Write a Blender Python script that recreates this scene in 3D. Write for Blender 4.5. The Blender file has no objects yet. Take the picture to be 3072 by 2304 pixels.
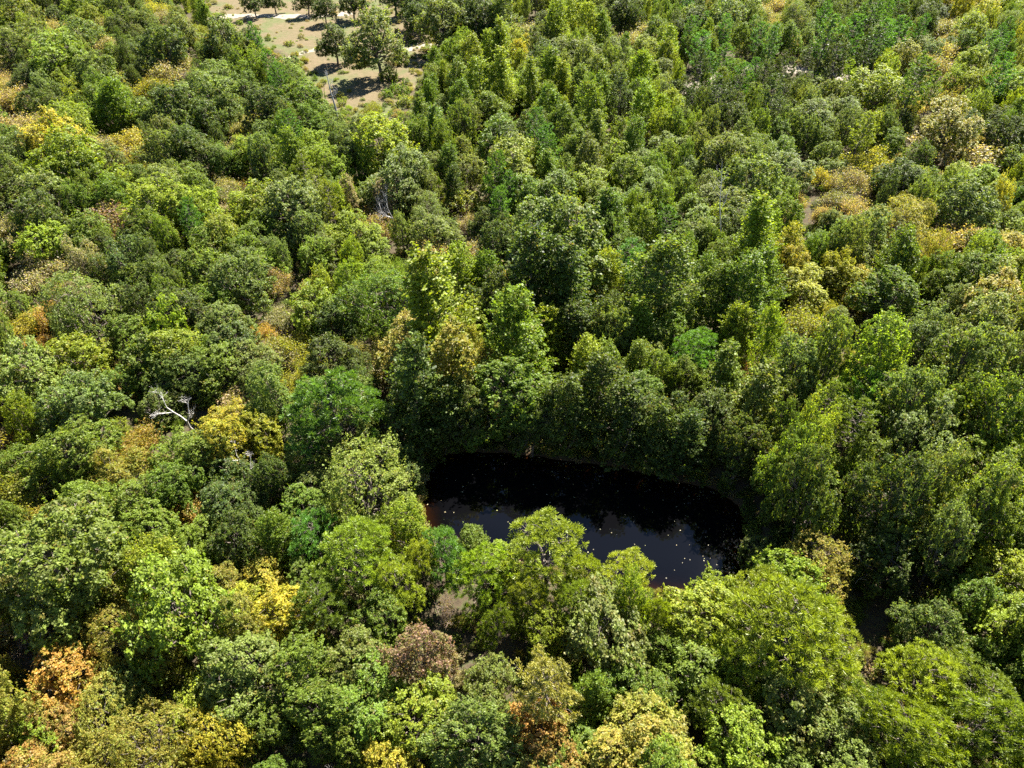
import bpy, math, random
import numpy as np
from mathutils import Vector, Matrix

SC = bpy.context.scene
COL = SC.collection
R = math.radians

# ------------------------------------------------------------------ camera, sky, sun, exposure
CAM_H = 60.0
PITCH = R(41.0)
FOC = 2132.0                      # focal length in pixels of the 3072 px wide photograph
cam_d = bpy.data.cameras.new('camera'); cam_d.sensor_width = 36.0; cam_d.lens = 36.0 * FOC / 3072.0
cam_d.clip_start = 0.5; cam_d.clip_end = 9000
cam = bpy.data.objects.new('camera', cam_d); COL.objects.link(cam)
cam.location = (0, 0, CAM_H); cam.rotation_euler = (math.pi/2 - PITCH, 0, 0)
SC.camera = cam

SUN_AZ, SUN_EL = R(30.5), R(51.5)
world = bpy.data.worlds.new('World'); SC.world = world; world.use_nodes = True
wn = world.node_tree; wn.nodes.clear()
w_out = wn.nodes.new('ShaderNodeOutputWorld'); w_bg = wn.nodes.new('ShaderNodeBackground')
sky = wn.nodes.new('ShaderNodeTexSky'); sky.sky_type = 'NISHITA'; sky.sun_disc = False
sky.sun_elevation = SUN_EL; sky.sun_rotation = SUN_AZ
sky.altitude = 1500; sky.air_density = 1.0; sky.dust_density = 0.05; sky.ozone_density = 3.0
w_bg.inputs['Strength'].default_value = 0.05
wn.links.new(w_bg.outputs[0], w_out.inputs[0])
# thin drifting cloud in the sky (seen only as its reflection in the pond)
tc = wn.nodes.new('ShaderNodeTexCoord'); nz = wn.nodes.new('ShaderNodeTexNoise')
nz.inputs['Scale'].default_value = 3.2; nz.inputs['Detail'].default_value = 7; nz.inputs['Roughness'].default_value = 0.55
cr = wn.nodes.new('ShaderNodeValToRGB'); cr.color_ramp.elements[0].position = 0.66; cr.color_ramp.elements[1].position = 1.0
mx = wn.nodes.new('ShaderNodeMix'); mx.data_type = 'RGBA'
mx.inputs['B'].default_value = (6.0, 6.8, 8.6, 1)
wn.links.new(tc.outputs['Generated'], nz.inputs['Vector']); wn.links.new(nz.outputs['Fac'], cr.inputs['Fac'])
wn.links.new(cr.outputs['Color'], mx.inputs['Factor']); wn.links.new(sky.outputs[0], mx.inputs['A'])
wn.links.new(mx.outputs['Result'], w_bg.inputs['Color'])

sun_dir = Vector((math.sin(SUN_AZ)*math.cos(SUN_EL), math.cos(SUN_AZ)*math.cos(SUN_EL), math.sin(SUN_EL)))
sun_d = bpy.data.lights.new('sun', 'SUN'); sun_d.energy = 5.0; sun_d.angle = R(0.5); sun_d.color = (1.0, 0.955, 0.87)
sun = bpy.data.objects.new('sun', sun_d); COL.objects.link(sun)
sun.rotation_euler = sun_dir.to_track_quat('Z', 'Y').to_euler(); sun.location = (40, 60, 120)
SC.view_settings.view_transform = 'Standard'; SC.view_settings.look = 'None'
SC.view_settings.gamma = 1.0; SC.view_settings.use_curve_mapping = False
SC.view_settings.exposure = 2.45
SC.cycles.max_bounces = 5; SC.cycles.diffuse_bounces = 1; SC.cycles.glossy_bounces = 3
SC.cycles.transmission_bounces = 3; SC.cycles.transparent_max_bounces = 6
SC.cycles.use_denoising = False; SC.cycles.use_adaptive_sampling = True

# ------------------------------------------------------------------ picture <-> place
SCL = 3072.0/2212.0               # the tables below are in a 2212 px wide reading of the photograph
CP, SP = math.cos(PITCH), math.sin(PITCH)
def ray(u, v):
    a = (u*SCL - 1536.0)/FOC; b = -(v*SCL - 1152.0)/FOC
    return a, CP + b*SP, -SP + b*CP          # depth 1
def onplane(u, v, z=0.0):
    dx, dy, dz = ray(u, v); t = (z - CAM_H)/dz
    return dx*t, dy*t
def project(x, y, z):
    z = z - CAM_H
    d = y*CP - z*SP; up = y*SP + z*CP
    return (1536.0 + FOC*x/d)/SCL, (1152.0 - FOC*up/d)/SCL, d

POND = [(905,1115),(912,1060),(925,1010),(945,985),(1010,975),(1120,980),(1200,992),(1330,1008),(1450,1035),(1540,1055),
        (1590,1085),(1618,1130),(1622,1190),(1608,1240),(1572,1272),(1500,1287),(1420,1282),(1300,1262),(1150,1225),(1000,1185),(925,1155)]
POND_W = np.array([onplane(u, v, -0.3) for u, v in POND])
def smooth_poly(P, n=3):
    for _ in range(n):
        Q = np.roll(P, -1, axis=0); P = np.stack([P*0.75+Q*0.25, P*0.25+Q*0.75], 1).reshape(-1, 2)
    return P
POND_W = smooth_poly(POND_W, 3)
_r = np.random.RandomState(5)
POND_W = POND_W + _r.normal(0, 0.10, POND_W.shape)
CLEAR = [(380,-70),(400,0),(450,35),(500,62),(545,95),(600,112),(640,135),(670,180),(700,225),(735,262),(800,268),(858,258),
         (880,215),(900,175),(915,140),(935,112),(930,85),(880,50),(860,0),(850,-70)]
CLEAR_W = np.array([onplane(u, max(v, -60), 0.3) for u, v in CLEAR])
def inpoly(P, X, Y):
    X = np.asarray(X, float); Y = np.asarray(Y, float); r = np.zeros(X.shape, bool)
    n = len(P); j = n-1
    for i in range(n):
        xi, yi = P[i]; xj, yj = P[j]
        c = ((yi > Y) != (yj > Y)) & (X < (xj-xi)*(Y-yi)/((yj-yi) if yj != yi else 1e-9) + xi)
        r ^= c; j = i
    return r
def sdist(P, X, Y):
    X = np.asarray(X, float); Y = np.asarray(Y, float); d = np.full(X.shape, 1e9)
    for i in range(len(P)):
        a = P[i]; b = P[(i+1) % len(P)]; e = b-a
        t = np.clip(((X-a[0])*e[0]+(Y-a[1])*e[1])/(e@e+1e-12), 0, 1)
        d = np.minimum(d, np.hypot(X-a[0]-t*e[0], Y-a[1]-t*e[1]))
    return np.where(inpoly(P, X, Y), -d, d)
def sm(x, a, b):
    t = np.clip((x-a)/(b-a), 0, 1); return t*t*(3-2*t)
class Field:
    """distance to an outline, looked up on a fine grid"""
    def __init__(s, P, x0, x1, y0, y1, st):
        s.x0, s.y0, s.st = x0, y0, st; a = np.arange(x0, x1, st); b = np.arange(y0, y1, st); A, B = np.meshgrid(a, b); s.g = sdist(P, A, B)
    def __call__(s, X, Y):
        fx = (np.asarray(X, float)-s.x0)/s.st; fy = (np.asarray(Y, float)-s.y0)/s.st; h, w = s.g.shape
        out = (fx < 0) | (fy < 0) | (fx > w-1) | (fy > h-1)
        fx = np.clip(fx, 0, w-1.001); fy = np.clip(fy, 0, h-1.001); i = fx.astype(int); j = fy.astype(int); a = fx-i; b = fy-j
        r = (s.g[j, i]*(1-a)+s.g[j, i+1]*a)*(1-b) + (s.g[j+1, i]*(1-a)+s.g[j+1, i+1]*a)*b
        return np.where(out, 99.0, r)
    def one(s, x, y):
        i = int((x-s.x0)/s.st); j = int((y-s.y0)/s.st); h, w = s.g.shape
        return float(s.g[j, i]) if 0 <= i < w and 0 <= j < h else 99.0
F_POND = Field(POND_W, -42, 52, 14, 92, 0.3)
F_CLEAR = Field(CLEAR_W, -190, 20, 100, 480, 1.5)
def terrain(X, Y):
    X = np.asarray(X, float); Y = np.asarray(Y, float)
    n = (0.55*np.sin(X*0.045+1.3)*np.cos(Y*0.038+0.4) + 0.35*np.sin(X*0.11+Y*0.07) + 0.16*np.sin(X*0.31-Y*0.27+2)
         + 0.08*np.sin(X*0.83+Y*0.61) + 0.06*np.cos(X*1.37-Y*1.11))
    n = 0.75 + n*0.6
    z = n; sd = F_POND(X, Y)
    bank = np.where(sd < 0, -0.3 + np.maximum(sd*0.32, -1.3), -0.3 + np.minimum(sd*0.45, 1.0))
    return bank + (n-bank)*sm(sd, 0.5, 5.0)
_sin, _cos = math.sin, math.cos
def gz(x, y):
    n = 0.75 + 0.6*(0.55*_sin(x*0.045+1.3)*_cos(y*0.038+0.4) + 0.35*_sin(x*0.11+y*0.07) + 0.16*_sin(x*0.31-y*0.27+2) + 0.08*_sin(x*0.83+y*0.61) + 0.06*_cos(x*1.37-y*1.11))
    sd = F_POND.one(x, y); bank = -0.3 + max(sd*0.32, -1.3) if sd < 0 else -0.3 + min(sd*0.45, 1.0)
    t = min(max((sd-0.5)/4.5, 0), 1); return bank + (n-bank)*t*t*(3-2*t)

# ------------------------------------------------------------------ materials
def new_mat(name):
    m = bpy.data.materials.new(name); m.use_nodes = True; m.node_tree.nodes.clear(); return m, m.node_tree.nodes, m.node_tree.links
def mat_leaf(name, trans=0.42, rough=0.5, spec=0.22, huevar=1.0):
    m, N, L = new_mat(name)
    out = N.new('ShaderNodeOutputMaterial'); mix = N.new('ShaderNodeMixShader')
    p = N.new('ShaderNodeBsdfPrincipled'); t = N.new('ShaderNodeBsdfTranslucent')
    at = N.new('ShaderNodeAttribute'); at.attribute_type = 'INSTANCER'; at.attribute_name = 'tint'
    lv = N.new('ShaderNodeAttribute'); lv.attribute_name = 'lv'       # leaf by leaf and spray by spray variation
    sep = N.new('ShaderNodeSeparateColor'); L.new(lv.outputs['Color'], sep.inputs[0])
    # some clumps carry the wood's common green instead of the tree's own colour
    cg = N.new('ShaderNodeValToRGB'); cg.color_ramp.elements[0].position = 0.26; cg.color_ramp.elements[0].color = (0, 0, 0, 1)
    cg.color_ramp.elements[1].position = 0.36; cg.color_ramp.elements[1].color = (0.6*huevar, 0.6*huevar, 0.6*huevar, 1)
    e3 = cg.color_ramp.elements.new(0.66); e3.color = (0, 0, 0, 1); cg.color_ramp.elements.new(0.56).color = (0.5*huevar, 0.5*huevar, 0.5*huevar, 1)
    L.new(sep.outputs[1], cg.inputs[0]); own = N.new('ShaderNodeMix'); own.data_type = 'RGBA'
    L.new(cg.outputs[0], own.inputs['Factor']); L.new(at.outputs['Color'], own.inputs['A']); own.inputs['B'].default_value = (.118, .160, .017, 1)
    # brightness
    mr = N.new('ShaderNodeMapRange'); mr.inputs['To Min'].default_value = 0.40; mr.inputs['To Max'].default_value = 1.75
    L.new(sep.outputs[0], mr.inputs['Value'])
    sc = N.new('ShaderNodeVectorMath'); sc.operation = 'SCALE'
    L.new(own.outputs['Result'], sc.inputs[0]); L.new(mr.outputs[0], sc.inputs['Scale'])
    # turning leaves: green channel -> toward yellow / orange
    turn = N.new('ShaderNodeMapRange'); turn.inputs['From Min'].default_value = 0.80; turn.inputs['From Max'].default_value = 1.0
    turn.inputs['To Max'].default_value = 0.65*huevar
    L.new(sep.outputs[1], turn.inputs['Value'])
    mc = N.new('ShaderNodeMix'); mc.data_type = 'RGBA'; L.new(turn.outputs[0], mc.inputs['Factor'])
    L.new(sc.outputs[0], mc.inputs['A']); mc.inputs['B'].default_value = (0.20, 0.135, 0.03, 1)
    cool = N.new('ShaderNodeMapRange'); cool.inputs['From Min'].default_value = 0.0; cool.inputs['From Max'].default_value = 0.3
    cool.inputs['To Min'].default_value = 0.30*huevar; cool.inputs['To Max'].default_value = 0.0
    L.new(sep.outputs[1], cool.inputs['Value'])
    m2 = N.new('ShaderNodeMix'); m2.data_type = 'RGBA'; m2.blend_type = 'MULTIPLY'
    L.new(cool.outputs[0], m2.inputs['Factor']); L.new(mc.outputs['Result'], m2.inputs['A']); m2.inputs['B'].default_value = (0.7, 1.0, 0.9, 1)
    L.new(m2.outputs['Result'], p.inputs['Base Color'])
    p.inputs['Roughness'].default_value = rough; p.inputs['Specular IOR Level'].default_value = spec
    tm = N.new('ShaderNodeMix'); tm.data_type = 'RGBA'; tm.blend_type = 'MULTIPLY'; tm.inputs['Factor'].default_value = 1
    L.new(m2.outputs['Result'], tm.inputs['A']); tm.inputs['B'].default_value = (1.9, 1.9, 0.65, 1)
    L.new(tm.outputs['Result'], t.inputs['Color'])
    mix.inputs[0].default_value = trans
    L.new(p.outputs[0], mix.inputs[1]); L.new(t.outputs[0], mix.inputs[2]); L.new(mix.outputs[0], out.inputs[0])
    return m
def mat_bark(name, c1, c2, scale=3.0, rough=0.9):
    m, N, L = new_mat(name)
    out = N.new('ShaderNodeOutputMaterial'); p = N.new('ShaderNodeBsdfPrincipled')
    n = N.new('ShaderNodeTexNoise'); n.inputs['Scale'].default_value = scale; n.inputs['Detail'].default_value = 4
    g = N.new('ShaderNodeTexCoord'); L.new(g.outputs['Object'], n.inputs['Vector'])
    r = N.new('ShaderNodeValToRGB'); r.color_ramp.elements[0].color = (*c1, 1); r.color_ramp.elements[1].color = (*c2, 1)
    r.color_ramp.elements[0].position = 0.35; r.color_ramp.elements[1].position = 0.65
    L.new(n.outputs['Fac'], r.inputs[0]); L.new(r.outputs[0], p.inputs['Base Color']); p.inputs['Roughness'].default_value = rough
    L.new(p.outputs[0], out.inputs[0]); return m
M_LEAF = mat_leaf('leaf')
M_NEEDLE = mat_leaf('needle', trans=0.34, rough=0.45, spec=0.35, huevar=0.35)
M_BARK = mat_bark('bark', (0.06, 0.045, 0.035), (0.15, 0.12, 0.095))
M_PALE = mat_bark('pale_bark', (0.32, 0.29, 0.26), (0.52, 0.49, 0.45))
M_TWIG = mat_bark('twig', (0.22, 0.15, 0.12), (0.36, 0.27, 0.21))
M_GREYTWIG = mat_bark('grey_twig', (0.24, 0.23, 0.22), (0.40, 0.38, 0.36))
M_DARKTWIG = mat_bark('dark_twig', (0.05, 0.04, 0.035), (0.12, 0.09, 0.07))
# ------------------------------------------------------------------ plant meshes
class Geo:
    def __init__(s): s.v = []; s.q = []; s.n = 0; s.c = []
    def add(s, V, F, C=None):
        V = np.asarray(V, np.float32).reshape(-1, 3); F = np.asarray(F, np.int32).reshape(-1, 4)
        s.v.append(V); s.q.append(F + s.n); s.n += len(V)
        s.c.append(np.zeros((len(F), 2), np.float32) + 0.5 if C is None else np.asarray(C, np.float32))
    def mesh(s, name, mats, split=None):
        V = np.concatenate(s.v); F = np.concatenate(s.q); C = np.concatenate(s.c)
        tri = F[:, 3] < F[:, 0]*0 - 0       # (no triangles are stored as negative here)
        me = bpy.data.meshes.new(name)
        me.vertices.add(len(V)); me.vertices.foreach_set('co', V.ravel())
        degenerate = F[:, 2] == F[:, 3]
        n = len(F); tot = np.where(degenerate, 3, 4).astype(np.int32)
        start = np.concatenate([[0], np.cumsum(tot)[:-1]]).astype(np.int32)
        mask = np.ones((n, 4), bool); mask[degenerate, 3] = False
        loops = F[mask].astype(np.int32)
        me.loops.add(len(loops)); me.loops.foreach_set('vertex_index', loops)
        me.polygons.add(n); me.polygons.foreach_set('loop_start', start)
        try: me.polygons.foreach_set('loop_total', tot)
        except Exception: pass
        me.update(calc_edges=True)
        a = me.attributes.new('lv', 'FLOAT_COLOR', 'FACE')
        rgba = np.ones((n, 4), np.float32); rgba[:, 0] = C[:, 0]; rgba[:, 1] = C[:, 1]; rgba[:, 2] = 0
        a.data.foreach_set('color', rgba.ravel())
        for m in (mats if isinstance(mats, (list, tuple)) else [mats]): me.materials.append(m)
        if split is not None:
            mi = np.zeros(n, np.int32); mi[split:] = 1; me.polygons.foreach_set('material_index', mi)
        return me

def unit(a): return a/(np.linalg.norm(a, axis=-1, keepdims=True)+1e-9)
def rsph(r, n): return unit(r.normal(size=(n, 3)))

def cards(geo, P, Nn, size, r, C, long=1.35):
    """rhombic leaf (or leaf spray) faces with a slight fold"""
    n = len(P)
    u = unit(np.cross(Nn, rsph(r, n))); v = np.cross(Nn, u)
    s = (size*r.uniform(0.65, 1.35, n))[:, None]
    a = P + u*s*long*0.5; b = P + v*s*0.5 + Nn*s*0.10; c = P - u*s*long*0.5; d = P - v*s*0.5 + Nn*s*0.10
    V = np.stack([a, b, c, d], 1).reshape(-1, 3)
    geo.add(V, np.arange(4*n).reshape(-1, 4), C)

def needles(geo, P, D, length, width, r, C):
    """long thin triangles from P toward D"""
    n = len(P)
    s = unit(np.cross(D, rsph(r, n)))*width*0.5
    L = (length*r.uniform(0.7, 1.2, n))[:, None]
    V = np.stack([P+s, P-s, P+D*L], 1).reshape(-1, 3)
    i = np.arange(n)*3
    geo.add(V, np.stack([i, i+1, i+2, i+2], 1), C)

def tube(geo, pts, rad, k=4):
    pts = np.asarray(pts, float); n = len(pts)
    if n < 2: return
    T = unit(np.gradient(pts, axis=0))
    ref = np.array([0.3, 0.9, 0.2]); ref2 = np.array([1., 0, 0])
    A = np.cross(T, ref); bad = np.linalg.norm(A, axis=1) < 0.1; A[bad] = np.cross(T[bad], ref2); A = unit(A); B = np.cross(T, A)
    ang = np.arange(k)*2*math.pi/k
    ring = A[:, None, :]*np.cos(ang)[None, :, None] + B[:, None, :]*np.sin(ang)[None, :, None]
    V = pts[:, None, :] + ring*np.asarray(rad, float)[:, None, None]
    F = []
    for i in range(n-1):
        for j in range(k):
            F.append((i*k+j, i*k+(j+1) % k, (i+1)*k+(j+1) % k, (i+1)*k+j))
    geo.add(V.reshape(-1, 3), F)

def limb(geo, a, b, r0, r1, r, bend=0.12, n=5, k=4):
    a = np.asarray(a, float); b = np.asarray(b, float); L = np.linalg.norm(b-a)
    t = np.linspace(0, 1, n)[:, None]
    off = r.normal(size=3)*bend*L; off[2] += 0.05*L
    off2 = r.normal(size=3)*bend*0.5*L
    P = a + (b-a)*t + off*np.sin(t*math.pi) + off2*np.sin(2*t*math.pi)
    tube(geo, P, np.linspace(r0, r1, n), k); return P

def lobes_to_leaves(g, lobes, r, dens, cl_r, per, leaf, flat=0.55, up=0.45, low=-0.75, turn=0.5, inner=0.12, sprayr=0.42):
    """leaf clumps on the outside of overlapping lobes; each clump is made of little sprays"""
    C0 = np.array([l[0] for l in lobes]); Rr = np.array([l[1] for l in lobes])
    cents = []
    for i, (c, rad) in enumerate(lobes):
        area = 4*math.pi*(rad[0]*rad[2])
        n = int(area*dens); 
        d = rsph(r, n); d = d[d[:, 2] > low]
        shell = np.where(r.rand(len(d)) < inner, r.uniform(0.3, 0.8, len(d)), r.uniform(0.82, 1.08, len(d)))
        p = c + d*rad*shell[:, None]
        keep = np.ones(len(p), bool)
        for j in range(len(lobes)):
            if j != i:
                q = (p-C0[j])/Rr[j]; keep &= (np.linalg.norm(q, axis=1) > 0.80)
        cents.append((p[keep], d[keep]))
    P = np.concatenate([c[0] for c in cents]); D = np.concatenate([c[1] for c in cents])
    n = len(P)
    cb = r.rand(n); ch = r.rand(n)**1.0
    # sprays inside each clump
    ns = max(3, int(per/7)); idx = np.repeat(np.arange(n), ns)
    o = rsph(r, len(idx))*(r.rand(len(idx))**0.4)[:, None]*cl_r*r.uniform(0.6, 1.3, n)[idx][:, None]
    o -= D[idx]*(np.sum(o*D[idx], 1, keepdims=True))*flat*0.6
    o[:, 2] *= 0.75
    SPp = P[idx] + o; SD = unit(D[idx]*0.7 + unit(o)*0.5 + np.array([0, 0, 0.35]))
    nl = max(3, int(per/ns)); id2 = np.repeat(np.arange(len(SPp)), nl)
    q = rsph(r, len(id2))*(r.rand(len(id2))**0.5)[:, None]*cl_r*sprayr
    q -= SD[id2]*np.sum(q*SD[id2], 1, keepdims=True)*0.55
    LP = SPp[id2] + q
    LN = unit(SD[id2]*0.55 + np.array([0, 0, up]) + rsph(r, len(id2))*0.62)
    k = idx[id2]
    sb = r.rand(len(SPp))
    C = np.stack([np.clip(0.40*cb[k]+0.25*sb[id2]+0.35*r.rand(len(k)), 0, 1), np.clip(0.62*ch[k]+0.25*sb[id2]+0.22*r.rand(len(k))*turn*2, 0, 1)], 1)
    cards(g, LP, LN, leaf, r, C)
    return P, D

def mk_broad(seed, w=9.0, h=11.0, nl=12, dens=1.35, cl=0.55, per=30, leaf=0.19, lobe=0.17, base=0.10, up=0.35, vert=1.5, dome=0.34, ragged=0.20, spray=0.42):
    """crown of several rising, unequal sub-crowns round a forked trunk"""
    r = np.random.RandomState(seed); lobes = []
    ex = r.uniform(0.85, 1.15); off = r.normal(size=2)*0.05*w; a0 = r.rand()*6.28
    for i in range(nl):
        q = math.sqrt((i+0.3)/nl)*r.uniform(0.8, 1.18); a = a0 + i*2.4 + r.normal()*0.6
        x, y = math.cos(a)*q*w*0.36*ex + off[0]*q, math.sin(a)*q*w*0.36/ex + off[1]*q
        s = w*lobe*r.uniform(0.62, 1.25)*(1.12-0.25*q)
        rz = s*vert*r.uniform(0.75, 1.25)
        top = h*(1 - dome*min(q, 1)**2.0*r.uniform(0.4, 1.2) - ragged*r.rand())
        lobes.append((np.array([x, y, top-rz]), np.array([s, s, rz])))
        if q > 0.55:                                    # a lower shoulder under the outer ones
            s2 = s*r.uniform(0.8, 1.1); z2 = max(h*base+s2*0.8, top-rz*1.3-s2*0.8-r.rand()*0.12*h)
            lobes.append((np.array([x*1.08, y*1.08, z2]), np.array([s2, s2, s2*1.15])))
    lobes.append((np.array([0, 0, h*(base+0.30)]), np.array([w*0.26, w*0.26, h*0.26])))
    g = Geo(); P, D = lobes_to_leaves(g, lobes, r, dens, cl, per, leaf, up=up, inner=0.15, sprayr=spray)
    # shoots that stick out of the outline
    k = r.rand(len(P)) < 0.20; PS, DS = P[k], D[k]; m = 16; id_ = np.repeat(np.arange(len(PS)), m); tt = r.rand(len(id_))
    SDd = unit(DS*0.6 + np.array([0, 0, 0.9]) + r.normal(size=DS.shape)*0.3)
    LP = PS[id_] + SDd[id_]*(tt*cl*2.3)[:, None] + r.normal(size=(len(id_), 3))*cl*0.28*(1.1-tt)[:, None]
    cards(g, LP, unit(rsph(r, len(id_))*0.8+[0, 0, .5]), leaf, r, np.stack([0.3+0.7*r.rand(len(id_)), r.rand(len(id_))], 1))
    t = Geo(); fork = np.array([r.normal()*0.15, r.normal()*0.15, h*(base+0.12)])
    limb(t, (0, 0, -0.4), fork, 0.028*w, 0.020*w, r, 0.03, 4, 6)
    for c, rad in lobes[:-1]:
        limb(t, fork + np.array([0, 0, r.uniform(-0.05, 0.1)*h]), c, 0.012*w, 0.004*w, r, 0.08, 5, 4)
        for k in range(3):
            d = rsph(r, 1)[0]; d[2] = abs(d[2])*0.9; limb(t, c - (c-fork)*0.25*r.rand(), c + d*rad*1.02, 0.004*w, 0.0016*w, r, 0.1, 4, 3)
    return g, t

def mk_slender(seed, w=5.4, h=12.5, leaf=0.14, n=520, per=26, rise=0.75, low=0.10, leaders=3, point=0.55, fluff=1.0):
    """upright tree of rising, feathery sprays on a few leaders"""
    r = np.random.RandomState(seed); g = Geo(); t = Geo(); L0 = []
    for k in range(leaders):
        a = r.rand()*6.28; q = 0 if k == 0 else r.uniform(0.12, 0.26)*w
        hh = h*(1.0 if k == 0 else r.uniform(0.68, 0.95)); ww = w*(0.78 if k == 0 else r.uniform(0.42, 0.66))
        L0.append((math.cos(a)*q, math.sin(a)*q, hh, ww, r.normal()*0.02*h, r.normal()*0.02*h, r.rand(5)*6.28))
    for k, (ox, oy, hh, ww, lx, ly, ph) in enumerate(L0):
        ax = lambda z: np.array([ox*min(1, z/(0.3*hh)) + lx*(z/hh)**2 + 0.10*math.sin(z*0.5+seed+k), oy*min(1, z/(0.3*hh)) + ly*(z/hh)**2 + 0.1*math.cos(z*0.45+seed), z])
        zz = np.linspace(0, hh*0.96, 9); P = [ax(z) for z in zz]; P[0] = P[0]-[0, 0, .4]; tube(t, P, np.linspace(0.12, 0.015, 9), 5)
        m_ = int(n*(0.55 if k == 0 else 0.45/(leaders-1+1e-9)))
        for i in range(m_):
            f = r.rand()**0.85; z0 = hh*(low + (0.97-low)*f)
            prof = (1-f)**point*min(1, 0.55+1.3*f) * 1.18
            a = r.rand()*6.28
            prof *= 1 + 0.22*math.cos(a*2+ph[0]+f*5) + 0.18*math.cos(a*3+ph[1]-f*9) + 0.15*math.sin(f*17+ph[2]+a)
            rad = ww*0.5*max(0.03, prof)*(1-0.5*r.rand()**2.0)
            c = ax(z0) + np.array([math.cos(a)*rad, math.sin(a)*rad, 0])
            rs = rise*r.uniform(0.6, 1.3)
            out = unit(np.array([math.cos(a)*(1-rs*0.5), math.sin(a)*(1-rs*0.5), rs])+r.normal(size=3)*0.12)
            Ln = r.uniform(0.45, 1.2)*fluff; m = per; s = r.rand(m)*Ln
            P = c + out*s[:, None] + r.normal(size=(m, 3))*0.18*(1.15-s/Ln)[:, None]
            Nn = unit(np.array([math.cos(a), math.sin(a), 0.6])*0.5 + rsph(r, m)*0.8)
            cb, ch = r.rand(), r.rand()
            cards(g, P, Nn, leaf, r, np.stack([0.4*cb+0.6*r.rand(m), np.clip(0.72*ch+0.3*r.rand(m), 0, 1)], 1))
            if i % 9 == 0: limb(t, ax(max(0.3, z0-rad*0.7)), c, 0.028, 0.010, r, 0.05, 3, 3)
    return g, t

def mk_pine(seed, w=8.0, h=12.0, low=0.30, tiers=11, per_tier=6, tuft=26, nlen=0.40, nw=0.050, dens=1.0, flatness=0.12, shape=0.62, trunk_r=0.16):
    r = np.random.RandomState(seed); g = Geo(); t = Geo()
    lx, ly = r.normal(size=2)*0.02*h
    ax = lambda z: np.array([lx*(z/h)**2+0.1*math.sin(z*0.6+seed), ly*(z/h)**2, z])
    zz = np.linspace(-0.4, h*0.98, 10); tube(t, [ax(z) for z in zz], np.linspace(trunk_r, 0.03, 10), 6)
    TP, TD, TC = [], [], []
    for i in range(tiers):
        f = i/(tiers-1.0); z0 = h*(low + (0.96-low)*f)
        rr = w*0.5*(math.sin(math.pi*(0.22 + 0.74*f))**shape)*(1 if f < 0.93 else 0.7)
        nb = max(3, int(round(per_tier*(1.0-0.35*f))))
        a0 = r.rand()*6.28
        for b in range(nb):
            a = a0 + b*6.28/nb + r.normal()*0.25; L = rr*r.uniform(0.6, 1.15); rise = r.uniform(0.10, 0.32) + 0.45*f
            s = ax(z0); m = 7; q = np.linspace(0, 1, m)
            ca, sa = math.cos(a), math.sin(a)
            P = s + np.stack([ca*L*q, sa*L*q, L*rise*q**1.5 - 0.10*L*np.sin(q*3.14)], 1) + r.normal(size=(m, 3))*0.04*L*q[:, None]
            tube(t, P, np.linspace(0.045, 0.014, m), 4)
            # side twigs carry the tufts
            nt = int((3 + L*3.4)*dens)
            for k in range(nt):
                u = r.uniform(0.30, 1.0)**0.8; base = s + (P[-1]-s)*u; base[2] = np.interp(u, q, P[:, 2])
                sd = r.choice([-1, 1])*r.uniform(0.0, 0.42)*L*(1.15-u) + r.normal()*0.12
                c = base + np.array([-sa*sd, ca*sd, 0]) + np.array([ca, sa, 0])*abs(sd)*0.5 + np.array([0, 0, r.uniform(-0.05, 0.38)+flatness*abs(sd)])
                TP.append(c); d = unit(np.array([ca*0.35-sa*np.sign(sd)*0.15, sa*0.35+ca*np.sign(sd)*0.15, 1.0])+r.normal(size=3)*0.18); TD.append(d); TC.append((b*0.37+i*0.21) % 1)
                if k % 3 == 0: limb(t, base, c, 0.018, 0.009, r, 0.05, 3, 3)
    for k in range(int(12*dens)):
        TP.append(ax(h*0.97)+r.normal(size=3)*[0.45, 0.45, 0.3]); TD.append(np.array([0, 0, 1.])); TC.append(0.5)
    TP = np.array(TP); TD = np.array(TD); TC = np.array(TC); n = len(TP)
    idx = np.repeat(np.arange(n), tuft); k = len(idx)
    D = unit(TD[idx]*0.42 + rsph(r, k)*0.95); 
    D = np.where((np.sum(D*TD[idx], 1) < -0.35)[:, None], -D, D)
    cb = r.rand(n)
    C = np.stack([np.clip(0.35*cb[idx]+0.25*TC[idx]+0.4*r.rand(k), 0, 1), np.clip(0.25+0.65*cb[idx]*r.rand(k)**0.3, 0, 1)], 1)
    sz = r.uniform(0.8, 1.2, n)[idx]
    s = unit(np.cross(D, rsph(r, k)))*nw*0.5; L = (nlen*sz*r.uniform(0.75, 1.15, k))[:, None]
    P0 = TP[idx] + TD[idx]*((r.rand(k)-0.5)*0.25*nlen)[:, None]
    V = np.stack([P0+s*0.7, P0-s*0.7, P0+D*L*0.62-s, P0+D*L*0.62+s, P0+D*L], 1)
    i5 = np.arange(k)*5
    V = V.reshape(-1, 3)
    F = np.concatenate([np.stack([i5, i5+1, i5+2, i5+3], 1)]); geo_c = C
    g.add(V, F, geo_c)
    return g, t

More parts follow.
